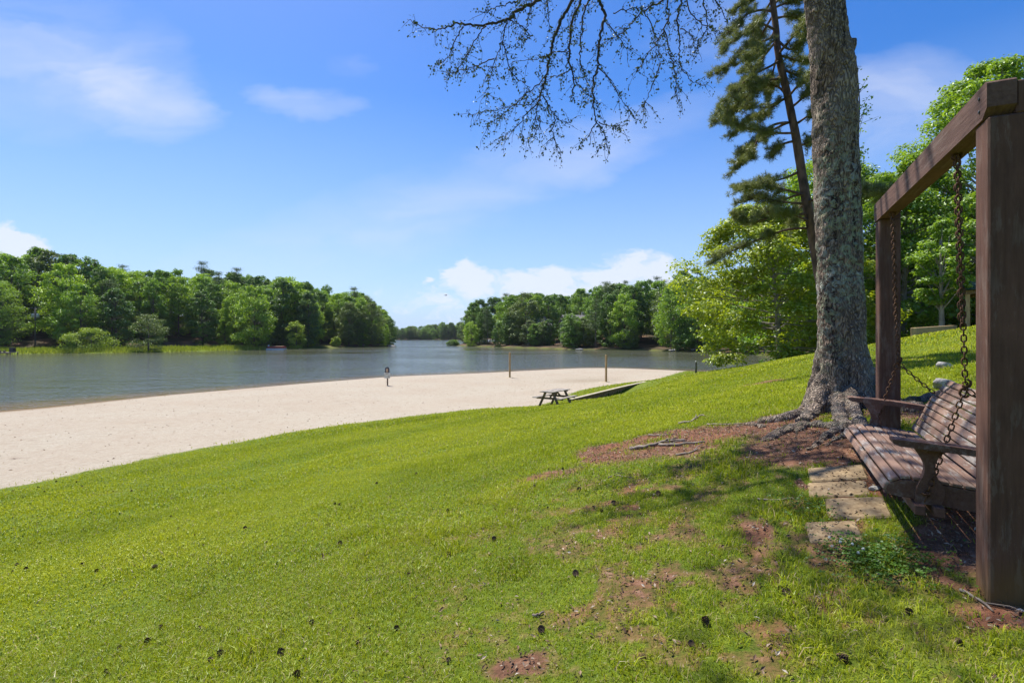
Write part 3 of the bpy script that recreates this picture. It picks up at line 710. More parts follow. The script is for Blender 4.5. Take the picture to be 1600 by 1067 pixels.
# ------------------------------------------------------------------ fallen sticks
def stick(pxs, r, lab, name='fallen_branch', side=0):
    pts = []
    for px, py in pxs:
        q = pg(px, py); pts.append((q[0], q[1], q[2] + r * .8))
    p = smooth_path(pts, 4); p[:, 2] += rng.uniform(-.3, .6, len(p)) * r
    a = Acc(); tube(a, p, np.linspace(r, r * .45, len(p)), 7, noise=.15)
    for s in range(side):
        i = rng.integers(2, len(p) - 2); d = p[-1] - p[0]; d /= np.linalg.norm(d); s_ = np.array([-d[1], d[0], 0]) * rng.choice([-1, 1]); L = rng.uniform(.08, .22)
        tube(a, np.array([p[i], p[i] + (d * .6 + s_ * .5) * L * .5 + [0, 0, .02], p[i] + (d * .7 + s_ * .6) * L + [0, 0, .015]]), [r * .5, r * .4, r * .25], 5)
    o = a.build(name, M['stick'], loc=tuple(p[0])); tag(o, lab, 'branch'); return o
stick([(985, 703), (1015, 700), (1040, 692), (1070, 690)], .022, 'longest dead branch lying along the bare red soil patch', side=3)
stick([(1030, 697), (1062, 697), (1102, 693)], .017, 'dead branch lying just right of the longest branch on bare soil', side=2)
stick([(1056, 712), (1075, 709), (1090, 704)], .011, 'short crooked stick on the near edge of the bare soil', side=1)
stick([(1060, 664), (1080, 660), (1093, 652), (1102, 651)], .018, 'hooked dead branch on grass beyond the bare soil patch', side=1)
stick([(1013, 681), (1035, 681), (1056, 679)], .010, 'thin pale stick above the bare red soil patch', side=1)
stick([(1105, 664), (1130, 664), (1165, 663)], .010, 'thin dark stick pointing at the tree base', side=0)
stick([(833, 966), (840, 964), (850, 960)], .009, 'short pale stick on the grass at bottom centre', side=0)
stick([(1412, 789), (1430, 797), (1447, 800)], .009, 'thin tan stick on the clay under the swing', side=0)
stick([(1184, 783), (1205, 783), (1238, 782)], .008, 'thin straight twig on grass left of the paving slabs', side=0)
stick([(950, 748), (966, 745), (988, 747)], .008, 'small twig on grass below the red soil patch', side=1)
stick([(1500, 925), (1530, 940), (1552, 960)], .008, 'pale twig beside the base of the near post', side=1)

# ------------------------------------------------------------------ pine cones, dry leaves
def cone_mesh():
    a = Acc(); n = 60; g = math.pi * (3 - 5 ** .5)
    tube(a, [(0, 0, -.02), (0, 0, 0), (0, 0, .028)], [.008, .014, .004], 8)
    for i in range(n):
        t = i / n; z = -.024 + .054 * t; r = .020 * math.sin(math.pi * (.18 + .78 * (1 - t))) + .002; an = g * i
        d = np.array([math.cos(an), math.sin(an), 0]); s = np.array([-math.sin(an), math.cos(an), 0]); w = .007
        a.add([d * r * .4 + [0, 0, z] + s * w * .5, d * r * .4 + [0, 0, z] - s * w * .5, d * r * 1.25 - s * w + [0, 0, z + .006], d * r * 1.45 + [0, 0, z + .004], d * r * 1.25 + s * w + [0, 0, z + .006]], N=[[0, 1, 2, 3, 4]])
    return a
CG = 'dark pine cones scattered over the lawn'
cone0 = tag(cone_mesh().build('pine_cone', M['cone']), 'small dark pine cone lying in the lawn grass', 'pine cone', CG)
spots = [(250, 985), (312, 986), (185, 1017), (230, 1005), (330, 1035), (345, 1025), (440, 1022), (465, 1060), (165, 1055), (488, 977), (372, 987), (395, 1021), (1222, 927), (1104, 980), (1004, 1033), (846, 988),
    (1314, 1037), (1230, 932), (772, 845), (504, 870), (530, 852), (556, 855), (512, 822), (553, 797), (530, 791), (523, 788), (416, 849), (382, 828), (304, 837), (318, 854), (200, 852), (128, 885), (150, 894), (240, 889),
    (42, 891), (25, 884), (21, 895), (62, 850), (130, 831), (256, 831), (268, 808), (278, 827), (120, 754), (75, 764), (38, 766), (36, 778), (20, 768), (88, 753), (70, 769), (128, 761), (177, 769), (205, 768), (60, 762),
    (588, 757), (650, 742), (700, 800), (880, 735), (905, 768), (1030, 775), (835, 762), (940, 800), (960, 790), (700, 870), (640, 900), (620, 985), (700, 1040), (560, 1010), (1500, 1010), (1420, 960), (1080, 1010), (900, 900)]
for i, (px, py) in enumerate(spots):
    q = pg(px, py); o = cone0 if i == 0 else cone0.copy()
    if i: COL.objects.link(o)
    s = rng.uniform(.38, .72); o.scale = (s, s, s); o.location = (q[0], q[1], q[2] + .016 * s + .006); o.rotation_euler = (R(rng.uniform(60, 110)), R(rng.uniform(-30, 30)), rng.uniform(0, 6.28))
# dry leaves and mulch bits around roots, swing and bare patches
def scatter_on(n, xr, yr, keep):
    x = rng.uniform(*xr, n); y = rng.uniform(*yr, n); k = keep(x, y); return x[k], y[k]
dm = lambda x, y: rng.random(len(x)) < np.clip(dirt_mask(x, y) * 1.3 - .12, 0.03, 1) 
x, y = scatter_on(60000, (-1.5, 5.2), (1.6, 9), dm)
a = Acc(); n = len(x); zz = ground_z(x, y) + .012
N = rng.normal(size=(n, 3)) * .45 + [0, 0, 1.]
leaves(a, np.column_stack([x, y, zz]), N, rng.uniform(.010, .034, n), .4, .12)
o = a.build('leaf_litter', None); m, nt, out = new_mat('leaf_litter')
col = ramp(nt, attr(nt, 'tint'), [(0, (.05, .026, .016)), (.45, (.15, .085, .05)), (.8, (.26, .18, .115)), (.97, (.42, .34, .26)), (1, (.5, .45, .38))])
principled(nt, out, col, .85); o.data.materials.append(m); tag(o, 'dry brown leaf litter over the bare soil and tree roots', 'leaf litter', kind='stuff')

# ------------------------------------------------------------------ picnic table, low wall, posts, sign, bollard
q = (2.2, 26.0); zg = gz(*q); rz = math.atan2(1.7, 1.16)
pt = thing('picnic_table', 'weathered grey wooden picnic table with attached benches on the grass by the beach', 'picnic table', (q[0], q[1], zg), rz)
pt.rotation_euler = (0, 0, rz)
a = Acc()
for i in range(5): box(a, (0, (i - 2) * .152, .745), (1.83, .145, .04), bv=.005, tint=rng.random())
a.build('tabletop', M['grey_wood'], pt, local=True)
for s in (-1, 1):
    a = Acc()
    for j in (0, 1): box(a, (0, s * (.62 + j * .13), .44), (1.83, .122, .04), bv=.005, tint=rng.random())
    a.build('bench', M['grey_wood'], pt, local=True)
for xe in (-.62, .62):
    for s in (-1, 1):
        a = Acc(); beam(a, (xe, s * .20, .722), (xe, s * .62, -.12), .07, .15, up=(1, 0, 0)); a.build('leg', M['brown_wood'], pt, local=True)
    a = Acc(); beam(a, (xe + .05, -.76, .40), (xe + .05, .76, .40), .04, .10); beam(a, (xe + .05, -.36, .70), (xe + .05, .36, .70), .04, .07); a.build('bench_support', M['brown_wood'], pt, local=True)
    a = Acc(); beam(a, (xe * .92, 0, .40), (xe * .2, 0, .70), .04, .09); a.build('brace', M['brown_wood'], pt, local=True)
# low retaining wall
pw = thing('retaining_wall', 'low brown timber retaining wall with pale cap beside the picnic table', 'retaining wall', (WA[0], WA[1], gz(WA[0] - .4 * WN[0], WA[1] - .4 * WN[1])))
a1 = Acc(); a2 = Acc(); nseg = 8; L = np.linalg.norm(WB - WA)
tz = []
for i in range(nseg + 1):
    t = i / nseg; b_ = WA + WD * L * t - WN * .35; tz.append(gz(b_[0], b_[1]) + .05)
for i in range(nseg):
    p0 = WA + WD * L * i / nseg; p1 = WA + WD * L * (i + 1) / nseg
    for kz in range(3):
        z0 = tz[i] - .09 - .16 * kz; z1 = tz[i + 1] - .09 - .16 * kz
        beam(a1, (*p0, z0), (*(p1 - WD * .012), z1), .10 - .004 * kz, .155, .008, tint=rng.random())
    beam(a2, (p0[0], p0[1], tz[i] + .005), (p1[0] - WD[0] * .01, p1[1] - WD[1] * .01, tz[i + 1] + .005), .24, .035, .005)
a1.build('wall_face', M['wall_face'], pw); a2.build('cap', M['cap'], pw)
for (px, py, d, h, lab) in ((947, 596.5, 45, 2.42, 'tan wooden volleyball post standing near the grass edge of the sand'), (796.5, 591, 49, 2.4, 'tan wooden volleyball post at the water side of the sand')):
    X_, Y_ = (px - 800) / F * d, d; z0 = gz(X_, Y_)
    t = thing('volleyball_post', lab, 'post', (X_, Y_, z0), R(18), 'pair of volleyball posts on the beach')
    a = Acc(); box(a, (0, 0, h / 2 - .2), (.15, .15, h + .4), bv=.012); a.build('shaft', M['tan_post'], t, local=True)
    a = Acc(); V, Fc = blob_mesh(.75, .55, .07, int(px)); a.add(V + [0, 0, -.02], N=Fc, smooth=True); a.build('sand_mound', M['sandheap'] if 'sandheap' in M else M.setdefault('sandheap', plain('damp_sand', (.30, .24, .15), (.48, .40, .28), 4, .95)), t, local=True)
X_, Y_ = (605.5 - 800) / F * 40, 40; z0 = gz(X_, Y_)
t = thing('beach_sign', 'post on the sand with an arched dark sign above a pale panel', 'sign', (X_, Y_, z0), R(-8))
a = Acc(); beam(a, (0, 0, -.3), (0, 0, 1.2), .09, .09, up=(1, 0, 0)); a.build('post', M['brown_wood'], t, local=True)
def arch(w, h, n=10):
    return [(-w / 2, 0), (w / 2, 0)] + [(w / 2 * math.cos(k / n * math.pi), h - w / 2 + w / 2 * math.sin(k / n * math.pi)) for k in range(n + 1)]
def plate(acc, pr, y0, y1, z):
    n = len(pr); V = np.array([[p[0], yy, p[1] + z] for yy in (y0, y1) for p in pr]); k = np.arange(n)
    acc.add(V, Q=np.stack([k, (k + 1) % n, n + (k + 1) % n, n + k], 1), N=[list(range(n))[::-1], list(range(n, 2 * n))])
a = Acc(); plate(a, arch(.36, .44), -.085, -.05, 1.02); bd = a.build('arched_board', M['dark_wall'], t, local=True)
a = Acc(); plate(a, arch(.17, .30), -.10, -.086, 1.05); a.build('inset', M['tan'], bd, local=True)
a = Acc(); box(a, (0, -.068, .79), (.48, .03, .42), bv=.006); wp = a.build('lower_panel', M.setdefault('sign_cream', plain('cream_sign', (.50, .50, .42), (.66, .64, .54), 6, .6)), t, local=True)
for c_, s_ in (((.12, -.0875, .70), (.10, .006, .06)), ((-.02, -.0875, .90), (.16, .006, .05))):
    a = Acc(); box(a, c_, s_, bv=.001); a.build('faded_mark', M['tan'], wp, local=True)
X_, Y_ = (1087.5 - 800) / F * 44, 44; z0 = gz(X_, Y_)
t = thing('bollard', 'slim grey weathered bollard post at the water edge of the grass', 'bollard', (X_, Y_, z0), R(10))
a = Acc(); tube(a, [(0, 0, -.3), (0, 0, 1.28), (0, 0, 1.30)], [.085, .08, .08], 12); a.build('shaft', M['dark_post'], t, local=True)
a = Acc(); tube(a, [(0, 0, 1.302), (0, 0, 1.40), (0, 0, 1.44)], [.055, .055, .04], 12); a.build('cap', M['steel'], t, local=True)
# timber edging on the ridge
b0 = P(1427, 517, 23.5); b1 = P(1492, 512, 29)
zz0, zz1 = gz(b0[0], b0[1]), gz(b1[0], b1[1])
a = Acc(); beam(a, (b0[0], b0[1], max(b0[2], zz0)), (b1[0], b1[1], max(b1[2], zz1)), .2, .28, .015); beam(a, (b0[0], b0[1], max(b0[2], zz0) - .283), (b1[0], b1[1], max(b1[2], zz1) - .283), .2, .28, .015)
o = a.build('timber_edging', M['tan_post'], loc=tuple(b0)); tag(o, 'pale landscape timber edging on the grass crest before the wood', 'timber edging')
# pavilion at the right edge
pv = thing('pavilion', 'open pavilion with green roof and tan posts behind the near swing post', 'pavilion', (28.5, 28.7, gz(28.5, 28.7)), R(-42))
zc = EYE - gz(28.5, 28.7)
for sx in (-1, 1):
    for sy in (-1, 1):
        a = Acc(); beam(a, (sx * 2.2, sy * 1.8, -.5), (sx * 2.2, sy * 1.8, zc + 2.35), .2, .2, up=(1, 0, 0)); a.build('post', M['tan_post'], pv, local=True)
a = Acc()
for sy in (-1, 1): beam(a, (-2.35, sy * 1.8, zc + 2.46), (2.35, sy * 1.8, zc + 2.46), .18, .2)
for sx in (-1, 1): beam(a, (sx * 2.2, -1.68, zc + 2.46), (sx * 2.2, 1.68, zc + 2.46), .18, .2)
a.build('beam', M['brown_wood'], pv, local=True)
a = Acc(); z1, z2 = zc + 2.58, zc + 4.1
a.add([(-2.8, -2.3, z1), (2.8, -2.3, z1), (2.8, 2.3, z1), (-2.8, 2.3, z1), (-.8, 0, z2), (.8, 0, z2)], N=[[0, 1, 5, 4], [1, 2, 5], [2, 3, 4, 5], [3, 0, 4], [3, 2, 1, 0]]); a.build('roof', M['green_roof'], pv, local=True)

# ------------------------------------------------------------------ far bank: pole, dock, boat, houses, bird
X_, Y_ = P(55, 531, 137)[:2]; z0 = gz(X_, Y_)
t = thing('utility_pole', 'wooden utility pole with crossarm and two pale transformer cans before dark trees', 'utility pole', (X_, Y_, z0))
zt = P(55, 480, 137)[2] - z0
a = Acc(); tube(a, [(0, 0, -.4), (0, 0, zt)], [.19, .14], 10); a.build('pole', M['pole'], t, local=True)
a = Acc(); beam(a, (-2.6, -.2, zt - .25), (1.7, -.2, zt - .15), .14, .16); a.build('crossarm', M['pole'], t, local=True)
for xx in (-.62, .68):
    a = Acc(); zc_ = P(55, 493.5, 137)[2] - z0; tube(a, [(xx, 0, zc_ - .5), (xx, 0, zc_ + .5), (xx, 0, zc_ + .62)], [.36, .36, .25], 12); beam(a, (xx * .2, 0, zc_), (xx * .8, 0, zc_), .08, .1); a.build('transformer', M['steel'], t, local=True)
dk = thing('dock', 'low weathered dock reaching into the lake at the left edge of view', 'dock', (-117.2, 118, 0), R(6))
a = Acc()
for i in range(18): box(a, (-6.6 + i * .53, 0, .42), (.5, 2.2, .08), bv=.01, tint=rng.random())
a.build('deck', M['grey_wood'], dk, local=True)
for xx in (-6, -3, 0, 2.2):
    for yy in (-1.0, 1.0):
        a = Acc(); tube(a, [(xx, yy, -1.2), (xx, yy, .38)], .11, 8); a.build('pile', M['brown_wood'], dk, local=True)
a = Acc(); beam(a, (-6.8, -1.13, .28), (2.5, -1.13, .28), .06, .2); a.build('skirt', M['brown_wood'], dk, local=True)
def on_dock(x, y, z): c, s = math.cos(R(6)), math.sin(R(6)); return (-117.2 + c * x - s * y, 118 + s * x + c * y, z)
a = Acc(); box(a, (0, 0, .5), (.95, .7, 1.0), bv=.04); box(a, (0, 0, 1.045), (1.05, .8, .08), bv=.02); o = a.build('storage_box', M['black']); o.location = on_dock(1.75, .2, .462); o.rotation_euler = (0, 0, R(6)); tag(o, 'tall dark box standing on the end of the dock', 'box')
for k_, xx in enumerate((-.5, .45)):
    a = Acc(); tube(a, [(0, 0, 0), (0, 0, .32), (0, 0, .42)], [.2, .24, .16], 10); o = a.build('bucket', M['black']); o.location = on_dock(xx, -.3, .462); tag(o, ('dark low bucket on the dock farthest from the tall box', 'dark low bucket on the dock next to the tall box')[k_], 'bucket')
bx = P(433, 547, 156)
bt = thing('pontoon_boat', 'small red and white pontoon boat moored at the far grassy bank', 'boat', (bx[0], 155.5, 0), R(4))
for s in (-1, 1):
    a = Acc(); tube(a, [(-2.75, s * .75, .12), (-2.5, s * .75, .12), (2.1, s * .75, .12), (2.55, s * .75, .2), (2.75, s * .75, .3)], [.12, .32, .32, .22, .05], 12); a.build('pontoon', M['white'], bt, local=True)
a = Acc(); box(a, (0, 0, .50), (5.2, 2.1, .12), bv=.02); a.build('deck', M['tan'], bt, local=True)
a = Acc()
for s in (-1, 1): box(a, (.1, s * 1.0, .82), (4.8, .05, .50), bv=.01)
box(a, (2.5, 0, .82), (.05, 2.0, .50), bv=.01); a.build('side_panel', M['red'], bt, local=True)
a = Acc(); box(a, (.5, 0, 1.1), (3.0, 1.7, .08), bv=.03); a.build('cover', M['tan'], bt, local=True)
a = Acc(); box(a, (-2.05, 0, .78), (.55, .9, .42), bv=.06); box(a, (-2.28, 0, 1.2), (.14, .9, .6), bv=.05); a.build('seat', M['white'], bt, local=True)
a = Acc(); box(a, (-2.75, 0, .75), (.3, .35, .5), bv=.08); box(a, (-2.75, 0, .25), (.12, .14, .7), bv=.03); a.build('motor', M['black'], bt, local=True)
def house(px, py, d, w, dp, hh, rh, rz_, wall, roof, lab, porch=False):
    q = P(px, py, d); g = gz(q[0], q[1])
    t = thing('house', lab, 'house', (q[0], q[1], q[2] - hh), rz_)
    a = Acc(); box(a, (0, 0, (hh - max(0, q[2] - hh - g) - .5) / 2 - .25), (w, dp, hh + max(0, q[2] - hh - g) + .5), bv=.02); a.build('wall', wall, t, local=True)
    a = Acc(); e = .5
    pr = [(-dp / 2 - e, hh - .1), (-dp / 2 - e, hh + .12), (0, hh + rh + .12), (dp / 2 + e, hh + .12), (dp / 2 + e, hh - .1), (0, hh + rh - .1)]
    prism(a, pr, -w / 2 - e, w / 2 + e); prism(a, [(-dp / 2, hh), (0, hh + rh - .16), (dp / 2, hh)], -w / 2 + .02, w / 2 - .02); rf = a.build('roof', roof, t, local=True)
    a = Acc(); box(a, (w * .2, dp * .12, hh + rh + .2), (.9, .7, 2.0), bv=.03); a.build('chimney', M['siding'], rf, local=True)
    for xx in (-w * .3, 0, w * .3):
        a = Acc(); box(a, (xx, -dp / 2 - .03, hh * .55), (1.5, .08, 1.3), bv=.02); wn = a.build('window', M['white'], t, local=True)
        a = Acc(); box(a, (xx, -dp / 2 - .06, hh * .55), (1.26, .07, 1.06), bv=.01); a.build('pane', M['glass'], wn, local=True)
house(903, 504, 185, 11, 7, 3.2, 2.6, R(12), M['siding'], M['roof_grey'], 'house with pale grey roof half hidden high among the right bank trees')
house(843, 508, 196, 9, 7, 3.4, 2.2, R(-8), M['siding'], M['roof_grey'], 'pale sided house barely seen low among trees left of the grey roofed house')
house(1122, 513, 146, 8, 6, 3.4, .9, R(20), M['dark_wall'], M['roof_grey'], 'dark sided house with low pale roof beside the yellow green tree')
b_ = P(696.5, 461.5, 70); a = Acc()
bd = thing('bird', 'small dark bird gliding in the sky over the far shore', 'bird', tuple(b_), R(25))
body = smooth_path([(-.20, 0, 0), (-.1, 0, .0), (.05, 0, .005), (.14, 0, .02), (.20, 0, .02)], 4)
tube(a, body, np.interp(np.linspace(0, 1, len(body)), [0, .25, .5, .8, 1], [.012, .035, .05, .03, .006]), 8)
a.build('body', M['black'], bd, local=True)
for s in (-1, 1):
    a = Acc(); pr = [(.06, .03), (.09, .2), (.02, .42), (-.06, .52), (-.04, .3), (-.07, .04)]; V = np.array([(x_, s * y_, .01 + .22 * y_ - .25 * max(0, y_ - .25) + dz_) for dz_ in (0, .008) for x_, y_ in pr])
    k = np.arange(6); a.add(V, Q=np.stack([k, (k + 1) % 6, 6 + (k + 1) % 6, 6 + k], 1), N=[list(range(6))[::-1], list(range(6, 12))]); a.build('wing', M['black'], bd, local=True)
a = Acc(); a.add([(-.17, -.02, 0), (-.17, .02, 0), (-.33, .05, 0), (-.33, -.05, 0), (-.17, -.02, .008), (-.17, .02, .008), (-.33, .05, .008), (-.33, -.05, .008)], Q=[(0, 1, 2, 3), (7, 6, 5, 4), (0, 4, 5, 1), (1, 5, 6, 2), (2, 6, 7, 3), (3, 7, 4, 0)]); a.build('tail', M['black'], bd, local=True)
# ------------------------------------------------------------------ the big tree beside the swing
DT = 5.5
tax = [(1326, 690), (1324, 640), (1321, 600), (1317, 560), (1315, 520), (1311, 400), (1307, 300), (1303, 120), (1286, 0), (1278, -120), (1276, -300), (1290, -520), (1300, -760)]
trad = np.array([.46, .36, .295, .25, .228, .205, .207, .207, .188, .18, .17, .13, .08])
tp = np.array([P(px, py, DT) for px, py in tax]); TB = np.array([tp[1][0], DT, gz(tp[1][0], DT)])
tree = thing('lichened_tree', 'large old tree with lichen spotted bark and spreading roots beside the swing', 'tree', tuple(TB))
a = Acc(); ax = smooth_path(tp, 6); rr = smooth_path(np.column_stack([trad, trad]), 6)[:, 0]
# trunk skin with flutes at the base
S = 40; V = []; th = np.arange(S) / S * 2 * math.pi
for i, (c, r) in enumerate(zip(ax, rr)):
    fl = max(0, min(1, (tp[1][2] + .95 - c[2]) / .9))
    k = 1 + fl * .20 * np.cos(5 * th + .8) + fl * .09 * np.cos(9 * th + 2) + .05 * np.cos(2 * th + c[2] * 1.3) + .03 * np.cos(3 * th - c[2] * 2.1)
    k = k + (fbm(th * 2.5 + 7, np.full(S, c[2] * 2.2), 4) - .5) * .10
    V.append(np.column_stack([c[0] + np.cos(th) * r * k, c[1] + np.sin(th) * r * k, np.full(S, c[2])]))
V = np.concatenate(V); kk = np.arange(S)
a.add(V, Q=np.concatenate([np.stack([i * S + kk, i * S + (kk + 1) % S, (i + 1) * S + (kk + 1) % S, (i + 1) * S + kk], 1) for i in range(len(ax) - 1)]), smooth=True, N=[list(range(S))[::-1], list(range((len(ax) - 1) * S, len(ax) * S))])
# a knot on the right of the trunk
kn = P(1328, 72, DT - .02); V, Fc = blob_mesh(.07, .10, .09, 5); a.add(V + kn, N=Fc, smooth=True)
def root(pxs, r0, r1, d_off=0):
    pts = []; n = len(pxs)
    for i, (px, py) in enumerate(pxs):
        q = pg(px, py); f = i / (n - 1); rr_ = r0 + (r1 - r0) * f
        pts.append((q[0], q[1], q[2] + rr_ * (.15 - .8 * max(0, f - .5))))
    p = smooth_path(pts, 5); r = np.linspace(r0, r1, len(p)) * (1 + .18 * np.sin(np.arange(len(p)) * 1.7)); tube(a, p, r, 10, noise=.12); return p
def flare(px0, py0, pts, r0, r1):          # buttress leaving the trunk and running into the soil
    c = np.array(P(px0, py0, DT - .04)); g = [pg(x_, y_) for x_, y_ in pts]
    pp = [c] + [np.array([q[0], q[1], q[2] + r1 * .2]) for q in g]; p = smooth_path(pp, 6); tube(a, p, np.linspace(r0, r1, len(p)), 12, noise=.08)
flare(1296, 590, [(1262, 646), (1225, 657), (1185, 661)], .13, .035)
flare(1288, 610, [(1270, 650), (1252, 662)], .12, .06)
flare(1326, 590, [(1338, 650), (1352, 672), (1360, 684)], .055, .04)
flare(1345, 585, [(1376, 632), (1400, 640), (1440, 642)], .15, .06)
flare(1340, 600, [(1368, 628), (1384, 636)], .10, .07)
flare(1310, 610, [(1312, 655), (1322, 668)], .075, .05)
root([(1330, 668), (1300, 668), (1270, 667), (1238, 670), (1212, 677), (1195, 690)], .062, .028)
root([(1262, 672), (1235, 674), (1215, 682), (1206, 688)], .045, .022)
root([(1345, 662), (1322, 672), (1300, 678), (1280, 692), (1262, 705)], .058, .022)
root([(1335, 676), (1318, 684), (1300, 690), (1292, 700)], .04, .015)
root([(1236, 667), (1245, 676), (1242, 690)], .022, .01)
root([(1400, 636), (1430, 632), (1460, 620), (1490, 612)], .07, .035)
root([(1370, 650), (1380, 668), (1388, 690)], .055, .025)
root([(1195, 668), (1170, 664), (1150, 667)], .03, .012)
trunk = a.build('trunk', M['bark'], tree)
rm = trunk.modifiers.new('blend', 'REMESH'); rm.mode = 'VOXEL'; rm.voxel_size = .017; rm.use_smooth_shade = True
tx = bpy.data.textures.new('bark_relief', 'CLOUDS'); tx.noise_scale = .06; tx.noise_depth = 4
dm_ = trunk.modifiers.new('relief', 'DISPLACE'); dm_.texture = tx; dm_.strength = .030; dm_.mid_level = .5; dm_.texture_coords = 'LOCAL'
tx2 = bpy.data.textures.new('bark_swell', 'CLOUDS'); tx2.noise_scale = .28; tx2.noise_depth = 2
dm2 = trunk.modifiers.new('swell', 'DISPLACE'); dm2.texture = tx2; dm2.strength = .045; dm2.mid_level = .5; dm2.texture_coords = 'LOCAL'
bpy.context.view_layer.update(); dg = bpy.context.evaluated_depsgraph_get()
mb_ = bpy.data.meshes.new_from_object(trunk.evaluated_get(dg)); trunk.modifiers.clear(); trunk.data = mb_
# limbs out of sight above, and the drooping sprays that hang into view
zo = lambda x, y: (620 + .325 * x, .325 * y)
BR = {}
def br(name, pts, d, r0, r1, zoomed=True, dj=.5):
    pp = [zo(*p) for p in pts]; n = len(pp); dd = d + np.cumsum(rng.uniform(-.12, .12, n)) * dj
    BR[name] = (np.array([P(px, py, q) for (px, py), q in zip(pp, dd)]), r0, r1)
D0 = 6.0
br('m1', [(885, -120), (845, 0), (790, 100), (750, 200), (735, 270), (715, 370), (700, 430), (680, 500), (665, 600)], 6.0, .021, .004)
br('m2', [(800, -110), (685, 0), (600, 40), (540, 90), (480, 110), (380, 125), (300, 115), (240, 130), (190, 145), (120, 130), (50, 95)], 5.7, .020, .003)
br('m3', [(910, -120), (885, 0), (840, 110), (830, 220), (828, 300), (850, 370), (848, 440), (835, 480)], 6.3, .017, .004)
br('m4', [(950, -110), (925, 0), (900, 60), (885, 200), (882, 290), (905, 370), (920, 440)], 6.6, .013, .003)
br('m5', [(930, -120), (970, 0), (1000, 70), (980, 170), (968, 270), (965, 330), (945, 400), (945, 500), (960, 580), (1000, 660), (1018, 745)], 5.8, .017, .003)
br('m6', [(1400, -70), (1280, 0), (1190, 50), (1130, 110), (1080, 160), (1000, 200)], 6.2, .012, .003)
br('m7', [(1290, -110), (1300, 0), (1305, 80), (1270, 170), (1200, 270), (1150, 350)], 6.0, .011, .003)
br('m8', [(1380, -110), (1370, 0), (1350, 100), (1360, 200), (1360, 290), (1385, 350), (1430, 400), (1475, 412)], 6.4, .011, .003)
br('m9', [(1380, -80), (1390, 0), (1420, 70), (1500, 130), (1560, 160)], 5.9, .009, .003)
br('m10', [(1460, -100), (1470, 0), (1490, 120), (1440, 230)], 6.3, .009, .003)
br('m11', [(700, -90), (610, -10), (540, 20), (470, 40), (400, 60)], 6.1, .010, .003)
br('m12', [(760, -90), (730, 0), (730, 80), (735, 150)], 6.5, .008, .003)
br('m13', [(1520, -90), (1530, 0), (1560, 50), (1590, 120)], 6.2, .009, .003)
br('m14', [(650, -40), (640, 60), (620, 150), (590, 190)], 6.3, .007, .002)
for nm, pts, d in (('b1', [(530, 100), (510, 190), (480, 270), (450, 370), (430, 460)], 5.7), ('b2', [(510, 200), (540, 330), (570, 370), (640, 420)], 5.7), ('b3', [(720, 370), (640, 440), (580, 490), (500, 560), (410, 620)], 6.0),
    ('b4', [(700, 440), (640, 500), (560, 510), (460, 530), (345, 550)], 6.1), ('b5', [(705, 450), (740, 530), (790, 580), (830, 590)], 5.9), ('b6', [(760, 560), (750, 640), (780, 720), (790, 750)], 5.9),
    ('b7', [(828, 250), (740, 260), (660, 290), (575, 292)], 6.3), ('b8', [(840, 335), (760, 370), (700, 400)], 6.3), ('b9', [(1005, 105), (1070, 180), (1110, 240)], 5.8), ('b10', [(970, 325), (1030, 400), (1080, 480), (1130, 540)], 5.8),
    ('b11', [(850, 380), (900, 440), (945, 480)], 6.3), ('b12', [(1285, 140), (1310, 240), (1335, 330), (1340, 420), (1360, 505)], 6.0), ('b13', [(1270, 300), (1220, 440), (1180, 515)], 6.0), ('b14', [(690, 480), (600, 580), (540, 640), (490, 680)], 6.0),
    ('b15', [(675, 560), (690, 600), (650, 660), (600, 665)], 6.0), ('b16', [(430, 120), (370, 200), (300, 330), (250, 355)], 5.7), ('b17', [(320, 120), (280, 200), (230, 290), (190, 305)], 5.7), ('b18', [(470, 280), (380, 320), (300, 340), (245, 355)], 5.7),
    ('b19', [(960, 580), (930, 640), (905, 670)], 5.8), ('b20', [(965, 590), (1030, 605), (1105, 605)], 5.8), ('b21', [(540, 90), (600, 130), (640, 170), (620, 200)], 5.9), ('b22', [(1190, 60), (1240, 160), (1260, 250), (1230, 290)], 6.2), ('b23', [(1360, 140), (1420, 180), (1410, 270)], 6.3), ('b24', [(1040, 60), (1140, 40), (1230, 30)], 6.0)):
    br(nm, pts, d, .0065, .002)
ab = Acc(); al = Acc()
def leaf_cluster(acc, p, n, spread, ls):
    C = p + rng.normal(size=(n, 3)) * spread; leaves(acc, C, rng.normal(size=(n, 3)) + [0, 0, .5], rng.uniform(.6, 1.3, n) * ls, .65, .1)
for nm, (pp, r0, r1) in BR.items():
    p = smooth_path(pp, 6); p += rng.normal(size=p.shape) * .008; rads = np.linspace(r0, r1, len(p)) * 1.12; tube(ab, p, rads, 6)
    L = np.linalg.norm(np.diff(p, axis=0), axis=1); s = np.concatenate([[0], np.cumsum(L)]); tot = s[-1]
    ntw = int(tot * (24 if nm[0] == 'b' else 17))
    for j in range(ntw):
        t = rng.uniform(.12, 1) * tot; i = min(np.searchsorted(s, t), len(p) - 1); i = max(i, 1); d = unit(p[i] - p[i - 1])
        dirv = unit(d * rng.uniform(.3, .9) + rng.normal(size=3) * [.6, .6, .45] + [0, 0, -.12]); TL = rng.uniform(.07, .24)
        q = p[i] + dirv * TL * np.linspace(0, 1, 4)[:, None]; q[:, 2] -= np.linspace(0, 1, 4) ** 2 * TL * .3; q += rng.normal(size=q.shape) * .01
        tube(ab, q, [.0028, .0023, .002, .0014], 4, cap=False)
        for w in np.linspace(.2, 1, max(2, int(TL / .045))):
            leaf_cluster(al, q[0] + (q[-1] - q[0]) * w, int(rng.integers(2, 4)), .018, .032)
    for w in range(int(tot * 10)):
        i = rng.integers(len(p) // 4, len(p)); leaf_cluster(al, p[i], 2, .02, .032)
